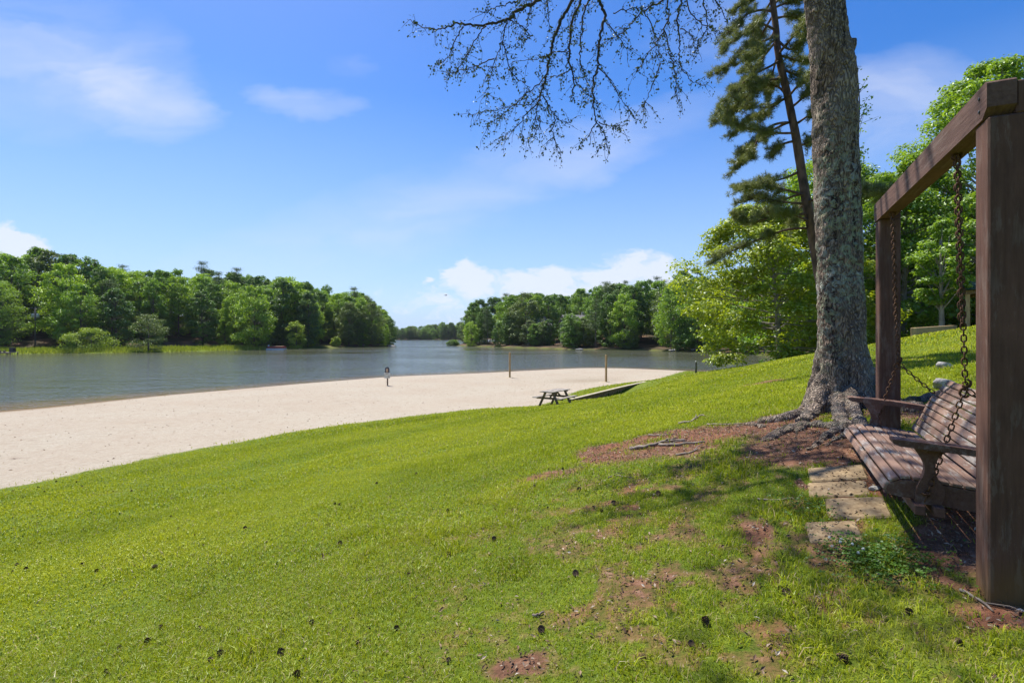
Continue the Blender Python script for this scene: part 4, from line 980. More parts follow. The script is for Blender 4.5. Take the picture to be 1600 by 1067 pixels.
# limbs feeding the sprays, above the picture
top = lambda nm: BR[nm][0][0]
L1 = [tp[10] + [0, 0, -.3], np.array([2.6, 5.6, EYE + 5.2]), np.array([1.9, 5.9, EYE + 5.2]), np.array([1.0, 6.0, EYE + 4.85]), np.array([.3, 6.0, EYE + 4.55])]
L2 = [tp[9] + [0, 0, .2], np.array([2.9, 5.8, EYE + 5.0]), np.array([2.3, 6.1, EYE + 4.75]), np.array([2.0, 6.2, EYE + 4.6])]
for L_, r0, r1 in ((L1, .10, .03), (L2, .07, .025)):
    p = smooth_path(L_, 8); tube(ab, p, np.linspace(r0, r1, len(p)), 8)
for nm in BR:
    if nm[0] != 'm': continue
    q = top(nm); cand = smooth_path(L1, 8) if q[0] < 1.9 else smooth_path(L2 + [np.array([1.6, 6.1, EYE + 4.5])], 8); j = np.argmin(np.linalg.norm(cand - q, axis=1)); 
    tube(ab, smooth_path([cand[j], (cand[j] + q) / 2 + [0, 0, .12], q], 4), np.linspace(.024, BR[nm][1], 9), 6)
# the leafy crown higher up, which shades the ground
cl = []
for k in range(30):
    an = rng.uniform(0, 6.28); rad_ = rng.uniform(.3, 1) ** .6
    c = np.array([1.3 + 3.6 * rad_ * math.cos(an), 6.8 + 3.2 * rad_ * math.sin(an), 0]); c[2] = EYE + max(5.6, .80 * c[1] + .6) + rng.uniform(.2, 4.5) * (1 - .35 * rad_)
    cl.append(c)
for c in cl:
    base = tp[10] + (tp[12] - tp[10]) * rng.uniform(.0, .8); mid = (base + c) / 2 + [0, 0, .4]; tube(ab, smooth_path([base, mid, c], 5), np.linspace(.05, .012, 11), 5)
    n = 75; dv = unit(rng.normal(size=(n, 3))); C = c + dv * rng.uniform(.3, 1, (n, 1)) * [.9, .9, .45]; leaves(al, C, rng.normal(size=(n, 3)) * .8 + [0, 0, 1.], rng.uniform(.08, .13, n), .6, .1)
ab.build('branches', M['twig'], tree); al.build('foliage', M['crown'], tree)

# ------------------------------------------------------------------ the pine behind it
DP = 13.0
zp = lambda x, y: (1080 + .325 * x, .325 * y)
zq = lambda x, y: (1060 + .3125 * x, 300 + .3125 * y)
ptx = [(1306, 600), (1300, 545), (1290, 480), (1283, 440), (1276, 403), (1268, 353), (1260, 316), (1255, 285), (1246, 228), (1236, 176), (1226, 130), (1216, 85), (1212, 42), (1207, 0), (1200, -60), (1196, -130)]
pp = np.array([P(x, y, DP) for x, y in ptx]); g0 = gz(pp[0][0], DP); pp[0][2] = g0 - .3
pine = thing('leaning_pine', 'tall pine with open layered needle branches leaning behind the lichened trunk', 'tree', (pp[0][0], DP, g0))
a = Acc(); p = smooth_path(pp, 4); tube(a, p, np.linspace(.15, .055, len(p)), 12, noise=.05)
LB = []
for pts in ([(405, 130), (380, 185), (300, 215), (230, 265), (160, 330), (80, 370)], [(430, 290), (380, 320), (300, 360), (240, 410), (190, 480), (120, 550)], [(440, 380), (360, 390), (300, 440), (270, 520)],
    [(470, 590), (400, 600), (330, 650), (300, 720), (240, 790), (160, 850)], [(510, 830), (440, 860), (330, 880), (220, 900)], [(400, 60), (340, 50), (270, 70), (220, 120), (150, 180)], [(400, 40), (450, 20), (530, 5)],
    [(420, 200), (480, 240), (545, 180)], [(440, 270), (500, 290), (560, 300)], [(470, 460), (400, 510), (330, 570)], [(480, 520), (540, 470), (580, 440)], [(500, 600), (560, 560), (590, 540)], [(520, 700), (560, 690), (600, 680)],
    [(490, 680), (430, 700), (380, 760)], [(450, 340), (500, 360), (560, 400)], [(400, 0), (340, -20), (260, 10), (200, 60)], [(410, 150), (340, 120), (260, 160), (150, 240)], [(470, 480), (420, 420), (330, 400), (200, 420)], [(415, 180), (330, 250), (260, 290)],
    [(500, 640), (420, 640), (280, 620), (180, 600)], [(400, 20), (460, -30), (560, -60)], [(405, 90), (470, 80), (540, 100)]):
    LB.append([zp(*q) for q in pts])
for pts in ([(650, 180), (540, 190), (420, 230), (280, 290), (140, 370)], [(630, 60), (520, 50), (400, 30), (290, 60)], [(640, 110), (500, 120), (360, 150), (270, 120)], [(660, 150), (560, 110), (440, 100)], [(640, 20), (540, -10), (420, -30), (300, -10)]):
    LB.append([zq(*q) for q in pts])
an_ = Acc()
def tufts(acc, C, n, L, w):         # needle tufts: thin blades radiating from a shoot tip
    m = len(C); d = unit(rng.normal(size=(m, n, 3)) + [0, 0, .45]); s = unit(np.cross(d, rng.normal(size=(m, n, 3)))); l = rng.uniform(.7, 1.15, (m, n, 1)) * L
    b = C[:, None] + d * .01; V = np.stack([b + s * w, b - s * w, b + d * l], 2).reshape(-1, 3); k = np.arange(m * n)[:, None] * 3
    acc.add(V, T=k + np.array([[0, 1, 2]]), tint=np.repeat(rng.random(m * n) * .6 + np.repeat(rng.random(m) * .4, n), 3))
def pine_limb(q0):
    L = np.linalg.norm(np.diff(q0, axis=0), axis=1).sum(); q = smooth_path(q0, 6); tube(a, q, np.linspace(.035, .01, len(q)), 6, noise=.1)
    nsub = int(13 + L * 14)
    for j in range(nsub):
        f = rng.uniform(.28, 1) ** .8; i = int(f * (len(q) - 1)); i = max(1, i); d = unit(q[i] - q[i - 1])
        sd2 = unit(d * .7 + rng.normal(size=3) * [.5, .9, .4] + [0, 0, .15]); TL = rng.uniform(.12, .42) * (1.1 - .4 * f)
        e = q[i] + sd2 * TL; tube(a, np.array([q[i], (q[i] + e) / 2 + [0, 0, -.01], e]), [.009, .007, .005], 4, cap=False)
        m = int(4 + TL * 22); C = q[i] + (e - q[i]) * rng.uniform(.25, 1.05, (m, 1)) + rng.normal(size=(m, 3)) * .035; tufts(an_, C, 17, .105, .0043)
for pts in LB:
    n = len(pts); sgn = rng.choice([-1, 1]) * rng.uniform(.15, .9); dd = DP + sgn * np.linspace(0, 1, n)
    pine_limb(np.array([P(x, y, q) for (x, y), q in zip(pts, dd)]))
for k in range(16):
    i = rng.integers(24, len(p) - 2); sgn = rng.choice([-1, 1]); L = rng.uniform(1.2, 2.6); v = np.array([rng.uniform(-.5, .35), sgn, .0]); v = unit(v)
    pine_limb(np.array([p[i], p[i] + v * L * .35 + [0, 0, -.02], p[i] + v * L * .7 + [0, 0, -.16], p[i] + v * L + [0, 0, -.35]]))
a.build('trunk', M['bark_pine'], pine); an_.build('foliage', M['needle'], pine)

# ------------------------------------------------------------------ broadleaf trees
def broadleaf(H, Rx, n_cl, n_lf, ls, base=.12, tc=.52, layer=.6, cr=(.16, .27), tr=.02, wob=.05, up=.55, lean=(0, 0), power=.75, seed=1, limb=True, taperdown=1.0):
    r = np.random.default_rng(seed); tk = Acc(); cw = Acc()
    zs = np.linspace(-.02 * H, H * .86, 9); ph = r.uniform(0, 6, 2)
    ax = np.column_stack([np.sin(zs / H * 4 + ph[0]) * wob * H * .12 + lean[0] * (np.maximum(zs, 0) / H) ** 1.4, np.sin(zs / H * 3 + ph[1]) * wob * H * .12 + lean[1] * (np.maximum(zs, 0) / H) ** 1.4, zs]); ax[:, :2] -= ax[0, :2]
    tube(tk, ax, np.linspace(1, .18, 9) ** 1.1 * tr * H + .01, 8, noise=.06)
    lobes = r.uniform(.72, 1.18, 7)
    for k in range(n_cl):
        t = base + (1 - base) * (r.random() ** .85); z = H * t
        e = (t - tc) / ((1 - tc) if t > tc else (tc - base) * 1.05 * taperdown)
        env = Rx * max(.10, 1 - abs(e) ** 2.1) ** power
        an = r.uniform(0, 2 * math.pi); lb = lobes[int(an / (2 * math.pi) * 7) % 7]
        rd = env * lb * (r.uniform(.30, 1) ** .5)
        cx = np.array([np.interp(z, zs, ax[:, 0]), np.interp(z, zs, ax[:, 1])])
        c = np.array([cx[0] + math.cos(an) * rd, cx[1] + math.sin(an) * rd, z - .12 * rd])
        R_ = Rx * r.uniform(*cr) * (.8 if t > .85 else 1)
        d = unit(r.normal(size=(n_lf, 3)) + [0, 0, .35]); rad_ = r.uniform(.35, 1, (n_lf, 1)) ** .6
        C = c + d * rad_ * R_ * np.array([1, 1, layer]) * (1 + .35 * r.normal(size=(n_lf, 1)) * .5)
        N = d * .7 + [0, 0, up] + r.normal(size=(n_lf, 3)) * .5
        leaves(cw, C, N, r.uniform(.7, 1.3, n_lf) * ls, .62, .12, r)
        if limb and k % 2 == 0:
            zb_ = z * r.uniform(.6, .85); b0_ = np.array([np.interp(zb_, zs, ax[:, 0]), np.interp(zb_, zs, ax[:, 1]), zb_])
            tube(tk, smooth_path([b0_, (b0_ * .5 + c * .5) + [0, 0, -.04 * rd], c], 3), np.linspace(.30, .08, 7) * tr * H * .8 + .004, 5, cap=False)
    return tk, cw
def far_pine(H, seed):
    r = np.random.default_rng(seed); tk = Acc(); cw = Acc(); wob = r.uniform(-.03, .03, 2)
    zs = np.linspace(0, H, 8); ax = np.column_stack([wob[0] * zs + .3 * np.sin(zs / H * 3), wob[1] * zs, zs]); tube(tk, ax, np.linspace(.30, .05, 8), 7)
    for k in range(44):
        t = r.uniform(.38, 1.0); z = H * t; L = (1.04 - t) ** .6 * H * .26 * r.uniform(.5, 1.1) + .4; an = r.uniform(0, 6.28)
        b = np.array([np.interp(z, zs, ax[:, 0]), np.interp(z, zs, ax[:, 1]), z]); e = b + [math.cos(an) * L, math.sin(an) * L, L * .12]
        tube(tk, np.array([b, (b + e) / 2 - [0, 0, .05 * L], e]), [.07, .05, .03], 4, cap=False)
        n = 120; f = r.uniform(.25, 1.1, (n, 1)); C = b + (e - b) * f + r.normal(size=(n, 3)) * [.6, .6, .38]
        leaves(cw, C, r.normal(size=(n, 3)) + [0, 0, .6], r.uniform(.22, .42, n), .45, .1, r)
    return tk, cw
def tree_thing(name, label, tk, cw, bark, leaf, loc=(0, 0, 0), group=None, cat='tree'):
    t = thing(name, label, cat, loc, 0, group); tk.build('trunk', bark, t, local=True); cw.build('crown', leaf, t, local=True); return t

# near trees on the right
def near_tree(px, d, top_py, rad_px, label, leaf, name='broadleaf_tree', bark='bark_grey', **kw):
    X_ = (px - 800) / F * d; g = gz(X_, d); H = EYE + (HY - top_py) / F * d - g
    tk, cw = broadleaf(H, rad_px / F * d, **kw); return tree_thing(name, label, tk, cw, M[bark], M[leaf], (X_, d, g - .05))
near_tree(1218, 37, 322, 128, 'yellow green spreading tree overhanging the water left of the lichened trunk', 'yellow', n_cl=200, n_lf=230, ls=.25, base=.02, tc=.42, layer=.45, cr=(.13, .24), tr=.018, up=.9, seed=21, lean=(-1.2, 0), taperdown=1.6, power=.6)
near_tree(1300, 44, 235, 110, 'tall light green tree rising just behind the lichened trunk', 'maple', n_cl=170, n_lf=190, ls=.27, base=.04, tc=.5, layer=.5, cr=(.14, .26), tr=.016, up=.8, seed=22)
near_tree(1412, 39, 250, 120, 'light green maple filling the gap above the far swing post', 'maple', n_cl=210, n_lf=190, ls=.25, base=.03, tc=.5, layer=.45, cr=(.14, .25), tr=.016, up=.8, seed=23)
near_tree(1550, 38, 95, 150, 'tallest bright green maple rising above the swing beam', 'maple', n_cl=190, n_lf=190, ls=.25, base=.08, tc=.5, layer=.42, cr=(.13, .22), tr=.014, up=.8, seed=24, lean=(.4, .3))
near_tree(1472, 30, 345, 46, 'maple with a pale grey bare trunk behind the timber edging', 'maple', n_cl=46, n_lf=150, ls=.19, base=.38, tc=.66, layer=.45, cr=(.24, .36), tr=.022, up=.8, seed=25)
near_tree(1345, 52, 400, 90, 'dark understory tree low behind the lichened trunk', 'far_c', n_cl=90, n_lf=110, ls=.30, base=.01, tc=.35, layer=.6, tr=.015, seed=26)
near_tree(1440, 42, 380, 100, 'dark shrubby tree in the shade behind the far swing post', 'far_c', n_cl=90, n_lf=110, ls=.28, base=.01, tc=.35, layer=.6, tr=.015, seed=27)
near_tree(1235, 50, 400, 90, 'mid green tree behind the yellow green tree at the lake edge', 'far_a', n_cl=90, n_lf=110, ls=.3, base=.01, tc=.4, layer=.6, tr=.015, seed=28)
near_tree(1530, 43, 330, 110, 'mid green tree in the wood behind the pavilion', 'far_a', n_cl=100, n_lf=110, ls=.28, base=.01, tc=.4, layer=.6, tr=.015, seed=29)
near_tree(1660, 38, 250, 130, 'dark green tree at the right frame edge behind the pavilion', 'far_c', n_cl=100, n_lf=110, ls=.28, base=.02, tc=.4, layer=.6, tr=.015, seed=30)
# slim sapling right of the trunk
q0 = (1341, 12.0); X_ = (q0[0] - 800) / F * q0[1]; g = gz(X_, q0[1])
sp = thing('sapling', 'slim sparse sapling rising close behind the right side of the lichened trunk', 'tree', (X_, q0[1], g))
a = Acc(); b = Acc(); pts = np.array([P(x, y, 12.0) for x, y in ((1347, 560), (1346, 420), (1345, 300), (1341, 220), (1343, 160), (1338, 95))]); pts[0][2] = g - .1
p = smooth_path(pts, 5); tube(a, p, np.linspace(.035, .006, len(p)), 6)
for k in range(26):
    i = rng.integers(8, len(p) - 1); d = unit(np.array([rng.uniform(-.6, 1), rng.uniform(-1, 1), rng.uniform(.2, .9)])); L = rng.uniform(.15, .6); e = p[i] + d * L
    tube(a, np.array([p[i], (p[i] + e) / 2, e]), [.006, .004, .002], 4, cap=False); n = int(rng.integers(4, 16)) if i < 20 else 4
    C = p[i] + (e - p[i]) * rng.uniform(.4, 1.05, (n, 1)) + rng.normal(size=(n, 3)) * .05; leaves(b, C, rng.normal(size=(n, 3)) + [0, 0, .8], rng.uniform(.05, .09, n), .6, .1)
a.build('trunk', M['twig'], sp); b.build('foliage', M['maple'], sp)

# ------------------------------------------------------------------ far woods: a few tree forms, copied one by one
KIND = {
 'mid': ('far_a', 'mid green rounded broadleaf tree'), 'bright': ('far_b', 'bright green broadleaf tree'), 'dark': ('far_c', 'dark green dense broadleaf tree'), 'olive': ('far_d', 'olive green loose broadleaf tree'), 'pine': ('far_p', 'dark pine with bare trunk')}
PROTO = {}
sid = 100
for kd, n in (('mid', 3), ('bright', 3), ('dark', 3), ('olive', 2), ('pine', 2)):
    for v in range(n):
        sid += 1
        if kd == 'pine': tk, cw = far_pine(22, sid)
        else:
            tall = (v + sid) % 2
            tk, cw = broadleaf(20, 5.4 if tall else 6.6, 120, 68, .52, base=.02 if v != 1 else .10, tc=.50 if tall else .44, layer=.62, cr=(.17, .30), tr=.011, seed=sid, power=.62)
        m1 = tk.mesh('far_trunk'); m1.materials.append(M['bark_far']); m2 = cw.mesh('far_crown'); m2.materials.append(M[KIND[kd][0]])
        PROTO.setdefault(kd, []).append((m1, m2, 22.0 if kd == 'pine' else 20.0))
def far_tree(x, y, H, kd, label, group, wide=1.0, sink=.3):
    m1, m2, H0 = PROTO[kd][rng.integers(len(PROTO[kd]))]; s = H / H0
    t = bpy.data.objects.new('pine_tree' if kd == 'pine' else 'broadleaf_tree', None); COL.objects.link(t); t.empty_display_size = .3
    t.location = (x, y, gz(x, y) - sink); t.rotation_euler = (0, 0, rng.uniform(0, 6.28)); t.scale = (s * wide, s * wide, s); tag(t, label, 'tree', group)
    for nm, m in (('trunk', m1), ('crown', m2)):
        c = bpy.data.objects.new(nm, m); COL.objects.link(c); c.parent = t
    return t
def pick(w): 
    k = list(w); pr = np.array([w[i] for i in k]); return k[rng.choice(len(k), p=pr / pr.sum())]
# skylines read from the photograph: column -> row of the tree tops
LSKY = np.array([(-60, 400), (0, 392), (40, 388), (75, 383), (120, 393), (160, 412), (200, 421), (250, 423), (300, 415), (330, 422), (400, 428), (430, 424), (470, 419), (500, 428), (520, 441), (545, 452), (560, 458), (590, 474), (606, 488), (616, 512)], float)
RSKY = np.array([(700, 500), (712, 484), (740, 470), (765, 462), (800, 460), (850, 458), (885, 462), (910, 450), (950, 438), (985, 446), (1010, 436), (1040, 422), (1075, 415), (1120, 418), (1200, 420), (1300, 420)], float)
LBIN = [(45, 'at the left frame edge'), (105, 'behind the utility pole'), (190, 'behind the round bush'), (260, 'right of round bush'), (330, 'midway on left bank'), (400, 'left of the moored boat'), (470, 'above the moored boat'), (545, 'right of the moored boat'), (640, 'at the tip of the left point')]
RBIN = [(760, 'at the tip of the right point'), (815, 'above the left volleyball post'), (870, 'around the pale sided house'), (930, 'around the grey roofed house'), (990, 'above the right volleyball post'), (1060, 'midway along the right bank'), (1130, 'left of the yellow green tree'), (2000, 'behind the yellow green tree')]
placed = []
def wood(n, side, group, sky, bins, tries=9000, dmin=4.2):
    got = 0
    for _ in range(tries):
        if got >= n: break
        if side == 'L': px = rng.uniform(-50, 618); d = rng.uniform(112, 265)
        else: px = rng.uniform(699, 1300); d = rng.uniform(118, 262)
        x, y = (px - 800) / F * d, d
        sd = float(poly_sd(LAKE, np.array([x]), np.array([y]))[0])
        lim = 1.2
        if side == 'L' and px < 395: lim = 12
        if side == 'L' and 395 <= px < 440: lim = 5
        if sd < lim or sd > 70: continue
        if side == 'L' and 22 < px < 86 and d < 158: continue
        if side == 'R' and 885 < px < 922 and d < 182: 
            if sd > 26: continue
        if side == 'R' and 826 < px < 856 and d < 190 and sd > 26: continue
        if side == 'R' and 1095 < px < 1145 and d < 146: continue
        if any((x - a_) ** 2 + (y - b_) ** 2 < dmin ** 2 * (1 if sd < 25 else 1.7) for a_, b_ in placed): continue
        zmax = EYE + (HY - np.interp(px, sky[:, 0], sky[:, 1])) / F * d; g = gz(x, y); Hm = zmax - g
        if side == 'R' and 880 < px < 926 and d < 182: Hm = EYE + (HY - 503) / F * d - g
        if side == 'R' and 822 < px < 860 and d < 190: Hm = EYE + (HY - 512) / F * d - g
        if Hm < 3: continue
        row = 'front row' if sd < lim + 9 else ('middle' if sd < 38 else 'back')
        H = rng.uniform(13, 20) if row == 'front row' else rng.uniform(17, 24)
        if row == 'front row' and rng.random() < .3: H = rng.uniform(7, 12)
        H = min(H, Hm * rng.uniform(.94, 1.02))
        kd = pick({'mid': 4, 'bright': 3, 'dark': 3, 'olive': 1.3, 'pine': .9 if row != 'front row' else .3}) if side == 'L' else pick({'mid': 4, 'bright': 1.2, 'dark': 3.6, 'olive': 1.2, 'pine': .6})
        where = next(b[1] for b in bins if px < b[0]); rl = {'front row': 'at water edge', 'middle': 'on mid slope', 'back': 'on ridge top'}[row]
        far_tree(x, y, H, kd, f'{KIND[kd][1]} {rl}, {where}', group, rng.uniform(.85, 1.12), .3 if row != 'front row' else .9)
        placed.append((x, y)); got += 1
    return got
wood(150, 'L', 'trees of the wood on the left bank', LSKY, LBIN)
wood(120, 'R', 'trees of the wood on the right bank', RSKY, RBIN)
for px, d, top in ((886, 171, 492), (893, 166, 490), (901, 170, 494), (912, 167, 496), (921, 172, 490), (828, 186, 500), (836, 183, 505), (844, 186, 503), (850, 184, 501), (858, 182, 499), (1092, 139, 505), (1104, 140, 522), (1128, 139, 524)):
    x, y = (px - 800) / F * d, d; H = EYE + (HY - top) / F * d - gz(x, y)
    far_tree(x, y, H, pick({'mid': 2, 'dark': 2, 'olive': 1}), 'low waterside tree screening the ' + ('pale sided house' if px < 870 else 'grey roofed house' if px < 1000 else 'dark sided house'), 'low trees in front of the far houses', 1.15)
# pines standing clear of the left skyline
for px, d, top in ((315, 205, 408), (552, 222, 448), (575, 220, 462), (190, 195, 413), (372, 215, 418), (978, 215, 438), (790, 228, 458)):
    x, y = (px - 800) / F * d, d; H = EYE + (HY - top) / F * d - gz(x, y)
    far_tree(x, y, H, 'pine', 'dark pine above skyline ' + next(b[1] for b in (LBIN if px < 640 else RBIN) if px < b[0]), 'skyline pines')
# trees on the opposite shore seen through the gap
for k in range(90):
    px = rng.uniform(585, 735); d = rng.uniform(572, 625); x, y = (px - 800) / F * d, d
    sky = np.interp(px, [600, 618, 640, 660, 690, 705], [514, 512, 508, 508, 502, 502]); H = (EYE + (HY - sky) / F * d - gz(x, y)) * rng.uniform(.7, 1)
    far_tree(x, y, H, pick({'mid': 3, 'dark': 3, 'olive': 1}), 'hazy green tree on the distant shore seen through the gap between the points', 'trees on the distant shore', rng.uniform(1.1, 1.6), 1.0)
# wood behind the near slope on the right
for k in range(34):
    px = rng.uniform(1130, 1760); d = rng.uniform(50, 84); x, y = (px - 800) / F * d, d
    if poly_sd(LAKE, np.array([x]), np.array([y]))[0] < 3: continue
    kd = pick({'mid': 3, 'dark': 3, 'bright': 2}); top = np.interp(px, [1130, 1200, 1300, 1450, 1600, 1760], [420, 380, 330, 300, 230, 200]) + rng.uniform(0, 60)
    H = EYE + (HY - top) / F * d - gz(x, y)
    wh = 'behind the yellow green tree' if px < 1270 else 'behind the lichened trunk' if px < 1360 else 'seen between the swing posts' if px < 1540 else 'beyond the right frame edge'
    far_tree(x, y, H, kd, f'{KIND[kd][1]} on the near slope, {wh}', 'trees of the wood behind the slope')
# the round pale bush and small shrubs on the left bank
def shrub(px, d, top, rad_px, label, leaf, seed, base=.02, name='shrub', n=60, ls=.3):
    x = (px - 800) / F * d; g = gz(x, d); H = EYE + (HY - top) / F * d - g; tk, cw = broadleaf(H, rad_px / F * d, n, 90, ls, base=base, tc=.4, layer=.6, cr=(.22, .36), tr=.02, seed=seed, power=.5)
    tree_thing(name, label, tk, cw, M['bark_far'], M[leaf], (x, d, g - .15), cat='shrub')
shrub(143, 131, 513, 33, 'round pale yellow green bush on the grassy left bank', 'bush', 61)
shrub(232, 134, 486, 24, 'loose grey green small tree right of the round pale bush', 'far_d', 62)
shrub(98, 140, 470, 24, 'light green small tree between the utility pole and the round bush', 'far_b', 63, .12)
shrub(463, 168, 500, 16, 'yellow green small tree at the water just right of the moored boat', 'bush', 64)
shrub(525, 187, 526, 8, 'low pale green shrub at the water on the left point', 'bush', 65)
shrub(985, 156, 510, 14, 'low yellowish shrub at the water edge of the right bank', 'far_d', 66)
shrub(708, 223, 531, 10, 'low shrub overhanging the water at the tip of the right point', 'far_a', 67)
shrub(-4, 130, 440, 36, 'light green tree leaning in at the left frame edge', 'far_b', 68, .1, n=90)
shrub(1070, 138, 508, 17, 'dark green shrub on the bare bank left of the dark house', 'far_c', 69)
# pale driftwood and rocks on the banks
for (px, d, s, lab) in ((612, 208, .9, 'grey rock at the waterline on the tip of the left point'), (565, 199, .8, 'brown rock at the waterline on the left point'), (905, 157.5, .7, 'pale rock at the waterline on the right bank'), (1053, 141, .8, 'pale rock on the bare bank of the right shore'), (1085, 137, .7, 'reddish rock on the bare bank below the dark house')):
    x = (px - 800) / F * d; V, Fc = blob_mesh(s * 1.8, s, s * .5, px); a = Acc(); a.add(V, N=Fc); o = a.build('rock', M['rock']); o.location = (x, d, max(gz(x, d), 0) + s * .15); tag(o, lab, 'rock')
b0 = P(1118, 549, 36.5); a = Acc()
tube(a, smooth_path([P(1165, 545, 37), P(1150, 549, 36.6), P(1135, 546, 36.4), P(1112, 550, 36.3)], 4), np.linspace(.07, .025, 13), 6); tube(a, smooth_path([P(1150, 549, 36.6), P(1140, 552, 36.5), P(1126, 551, 36.4)], 4), np.linspace(.045, .015, 9), 5)
tube(a, smooth_path([P(1205, 552, 37), P(1185, 543, 37), P(1165, 545, 37)], 4), np.linspace(.09, .07, 9), 6)
o = a.build('bare_branch', M['bark_grey'], loc=tuple(b0)); tag(o, 'pale bare branch reaching over the water under the yellow green tree', 'branch')

# ------------------------------------------------------------------ lawn grass
def blades(n, dr, h, w, lean=.6, seg2=True, dens=None, xr=50, mat='grass', hv=.45, acc=None):
    # even in ground area between two distances from the path where the photograph was taken
    r = np.sqrt(rng.uniform(dr[0] ** 2, dr[1] ** 2, n)); an = rng.uniform(-R(xr), R(xr), n); x = np.sin(an) * r; y = np.cos(an) * r
    if dens is not None: k = rng.random(n) < dens(x, y); x, y = x[k], y[k]
    n = len(x); z = ground_z(x, y) - .004
    sb = poly_sd(SAND, x, y); band = sstep(1.2, 1.9, sb) * sstep(3.6, 2.5, sb) * sstep(1, -4, x) * (.4 + .9 * fbm(x * .5, y * .5, 63, 3))
    hn = fbm(x * 1.1, y * 1.1, 41, 3) + .35 * band; H = h * rng.uniform(1 - hv, 1 + hv, n) * (.45 + 1.1 * hn)
    a_ = rng.uniform(0, 6.283, n); b_ = rng.uniform(0, 6.283, n); l = rng.uniform(.1, 1, n) * lean * 1.4
    s = np.column_stack([np.cos(a_), np.sin(a_), 0 * a_]) * (w * rng.uniform(.6, 1.3, n))[:, None]
    dl = np.column_stack([np.cos(b_), np.sin(b_), 0 * b_]) * (l * H)[:, None]
    base = np.column_stack([x, y, z]); m = base + dl * .35 + np.column_stack([0 * x, 0 * x, H * .62]); t = base + dl + np.column_stack([0 * x, 0 * x, H * (1 - .25 * l)])
    V = np.stack([base - s, base + s, m + s * .7, m - s * .7, t], 1).reshape(-1, 3); k = np.arange(n)[:, None] * 5
    tn = np.clip(fbm(x * .8, y * .8, 55, 4) * .7 + fbm((x * .64 + y * .77) * .12, (x * .77 - y * .64) * .6, 57, 4) * 1.1 - .70 + rng.random(n) * .62 + .08 * (rng.random(n) < .08), 0, 1)
    tn = tn - .5 * band + .35 * sstep(1.1, .2, sb) - .3 * (rng.random(n) < .07) + (fbm(x * 1.9, y * 1.9, 71, 3) - .5) * .5
    tn = np.clip(tn + .16 * sstep(4, 12, np.hypot(x, y)), 0, .86); tn = np.where(rng.random(n) < .05 + .10 * sstep(6, 2.5, np.hypot(x - 1, y - 2)), 1.0, tn)
    acc = acc or Acc(); acc.add(V, Q=k + np.array([[0, 1, 2, 3]]), T=k + np.array([[3, 2, 4]]), tint=np.repeat(tn, 5)); return acc
def lawn(x, y):
    d = np.where(np.hypot(x, y) < 40, dirt_mask(x, y), 0) ; f = 1 - sstep(.12, .8, d + (fbm(x * 9, y * 9, 91, 3) - .5) * .9 * (d > .04))
    f = np.maximum(f, .03)
    f = f * (poly_sd(SAND, x, y) > rng.normal(0, .3, len(x)) + .1) * (ground_z(x, y) > .1)
    f = f * (1 - .55 * sstep(1.0, .1, poly_sd(SAND, x, y)) * (fbm(x * 1.4, y * 1.4, 83, 3) > .42))
    ax_ = (x - WA[0]) * WD[0] + (y - WA[1]) * WD[1]; ay_ = (x - WA[0]) * WN[0] + (y - WA[1]) * WN[1]
    f = f * ~((ay_ > -.15) & (ay_ < .9) & (ax_ > -.5) & (ax_ < 9.4))
    f = f * (1 - np.clip((x + .12 * np.maximum(y - 25, 0) - 27) / 4, 0, 1) * (y > 8))
    for sx, sy, w_, d_, r_ in SLABS:
        dx = (x - sx) * math.cos(r_) + (y - sy) * math.sin(r_); dy = -(x - sx) * math.sin(r_) + (y - sy) * math.cos(r_)
        f = f * ~((np.abs(dx) < w_ / 2 - .01) & (np.abs(dy) < d_ / 2 - .01))
    return f
g = blades(150000, (1.6, 4.2), .030, .0019, .9, dens=lawn)
blades(230000, (4.2, 9), .034, .0034, .9, dens=lawn, acc=g)
blades(170000, (9, 18), .042, .0075, .8, dens=lawn, acc=g)
blades(150000, (18, 34), .055, .017, .7, dens=lawn, acc=g)
blades(60000, (34, 62), .07, .04, .6, dens=lawn, acc=g)
# taller clumps
tuft = lambda x, y: lawn(x, y) * sstep(.60, .72, fbm(x * 2.2, y * 2.2, 77, 3))
blades(90000, (1.6, 5), .060, .0026, .8, dens=tuft, acc=g); blades(80000, (5, 12), .065, .005, .8, dens=tuft, acc=g)
o = g.build('lawn_grass', M['grass']); tag(o, 'short sunlit lawn grass covering the slope', 'grass', kind='stuff')
mg = Acc(); n = 60000
px = rng.uniform(-30, 425, n); d = rng.uniform(110, 175, n); x = (px - 800) / F * d; y = d; sd = poly_sd(LAKE, x, y); k = (sd > -.6) & (sd < 10.5) & ((px < 398) | (sd < 4)); x, y = x[k], y[k]; n = len(x); z = ground_z(x, y)
H = rng.uniform(.35, 1.0, n) * (.5 + fbm(x * .3, y * .3, 9)); an = rng.uniform(0, 6.28, n); s = np.column_stack([np.cos(an), np.sin(an), 0 * an]) * .09; l = rng.normal(size=(n, 3)) * [.2, .2, 0]
V = np.stack([np.column_stack([x, y, z - .05]) - s, np.column_stack([x, y, z - .05]) + s, np.column_stack([x, y, z + H]) + l], 1).reshape(-1, 3)
mg.add(V, T=np.arange(n)[:, None] * 3 + np.array([[0, 1, 2]]), tint=np.repeat(np.clip(rng.random(n) * .6 + fbm(x * .15, y * .15, 19) * .5, 0, 1), 3))
o = mg.build('shore_grass', M['shoregrass']); tag(o, 'tall yellow green grass along the far left shore', 'grass', kind='stuff')
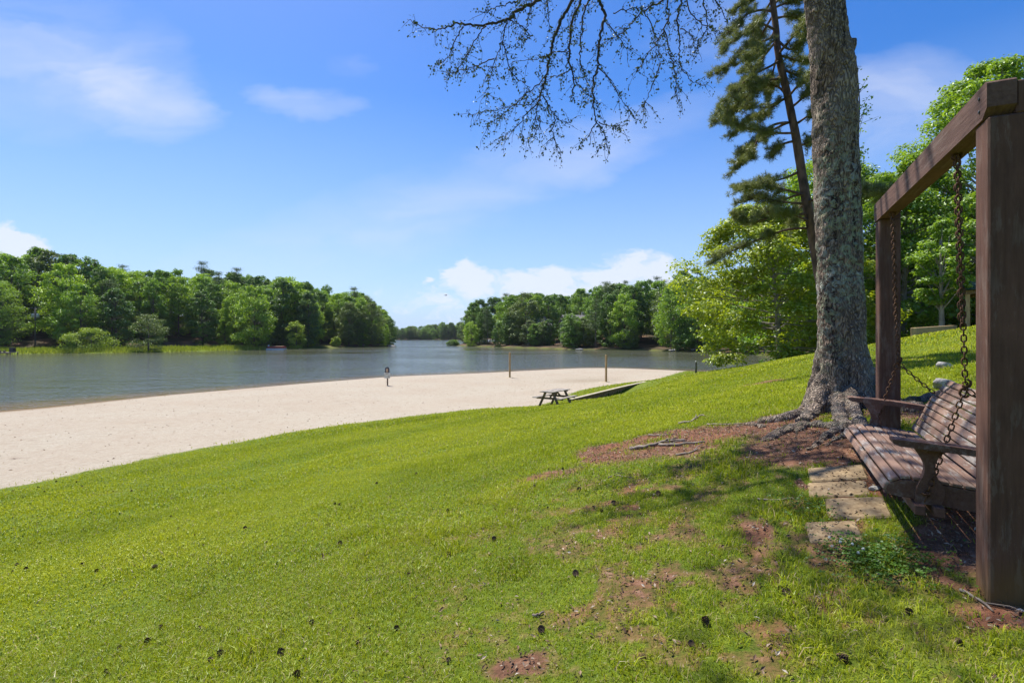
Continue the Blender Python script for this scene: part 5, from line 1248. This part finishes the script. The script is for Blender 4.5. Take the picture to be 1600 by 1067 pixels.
# clover patch near the swing
ca = Acc()
for cx, cy, a_, b_, nn in ((1385, 878, 75, 30, 420), (1330, 870, 40, 20, 160), (1262, 800, 30, 20, 120)):
    q = pg(cx, cy); h = EYE - q[2]; xx = q[0] + rng.normal(size=nn) * a_ * q[1] / F * .55; yy = q[1] + rng.normal(size=nn) * b_ * q[1] ** 2 / (F * h) * .55; z = ground_z(xx, yy) + rng.uniform(.02, .055, nn)
    for t3 in range(3):
        an = rng.uniform(0, .6) + t3 * 2.094; C = np.column_stack([xx + .009 * math.cos(an), yy + .009 * math.sin(an), z]); leaves(ca, C, rng.normal(size=(nn, 3)) * .3 + [0, 0, 1], rng.uniform(.011, .019, nn), .85, .05)
o = ca.build('clover', M['clover']); tag(o, 'deep green clover patch in the grass before the swing', 'clover', kind='stuff')
fa = Acc()
for cx, cy in ((1296, 856), (1313, 862), (1332, 868), (1349, 874), (1341, 881), (1314, 859), (1290, 889), (1300, 870)):
    q = pg(cx, cy)
    for j in range(16):
        d = unit(rng.normal(size=3)); leaves(fa, (q + [0, 0, .05] + d * .006)[None], d[None], .012, .5, .05)
o = fa.build('clover_flowers', M['petal']); tag(o, 'small white clover flowers dotted over the clover patch', 'flowers', kind='stuff')
# little stones and bark bits on the sand
n = 2600; x = rng.uniform(-28, 16, n); y = rng.uniform(10, 62, n); k = (poly_sd(SAND, x, y) < -.3) & (ground_z(x, y) > .05); x, y = x[k], y[k]; n = len(x); sa = Acc()
leaves(sa, np.column_stack([x, y, ground_z(x, y) + .008]), rng.normal(size=(n, 3)) * .3 + [0, 0, 1], rng.uniform(.03, .10, n), .5, .15)
o = sa.build('beach_debris', M['litter']); tag(o, 'dark bits of bark and leaves scattered over the sand', 'debris', kind='stuff')
# ------------------------------------------------------------------ the air over the lake
def haze_box(density):
    a = Acc(); V, Fc = bevel_box(1960, 1960, 82, 0); a.add(V + [0, 0, 38.4], N=Fc); m, nt, o = new_mat('haze')
    v = nt.nodes.new('ShaderNodeVolumePrincipled'); v.inputs['Color'].default_value = (.86, .92, 1, 1); v.inputs['Density'].default_value = density; v.inputs['Anisotropy'].default_value = .2
    nt.links.new(v.outputs[0], o.inputs['Volume']); ob = a.build('haze', m); tag(ob, 'thin summer haze over the lake', 'haze', kind='stuff')
haze_box(.00006)
SC.cycles.volume_bounces = 0
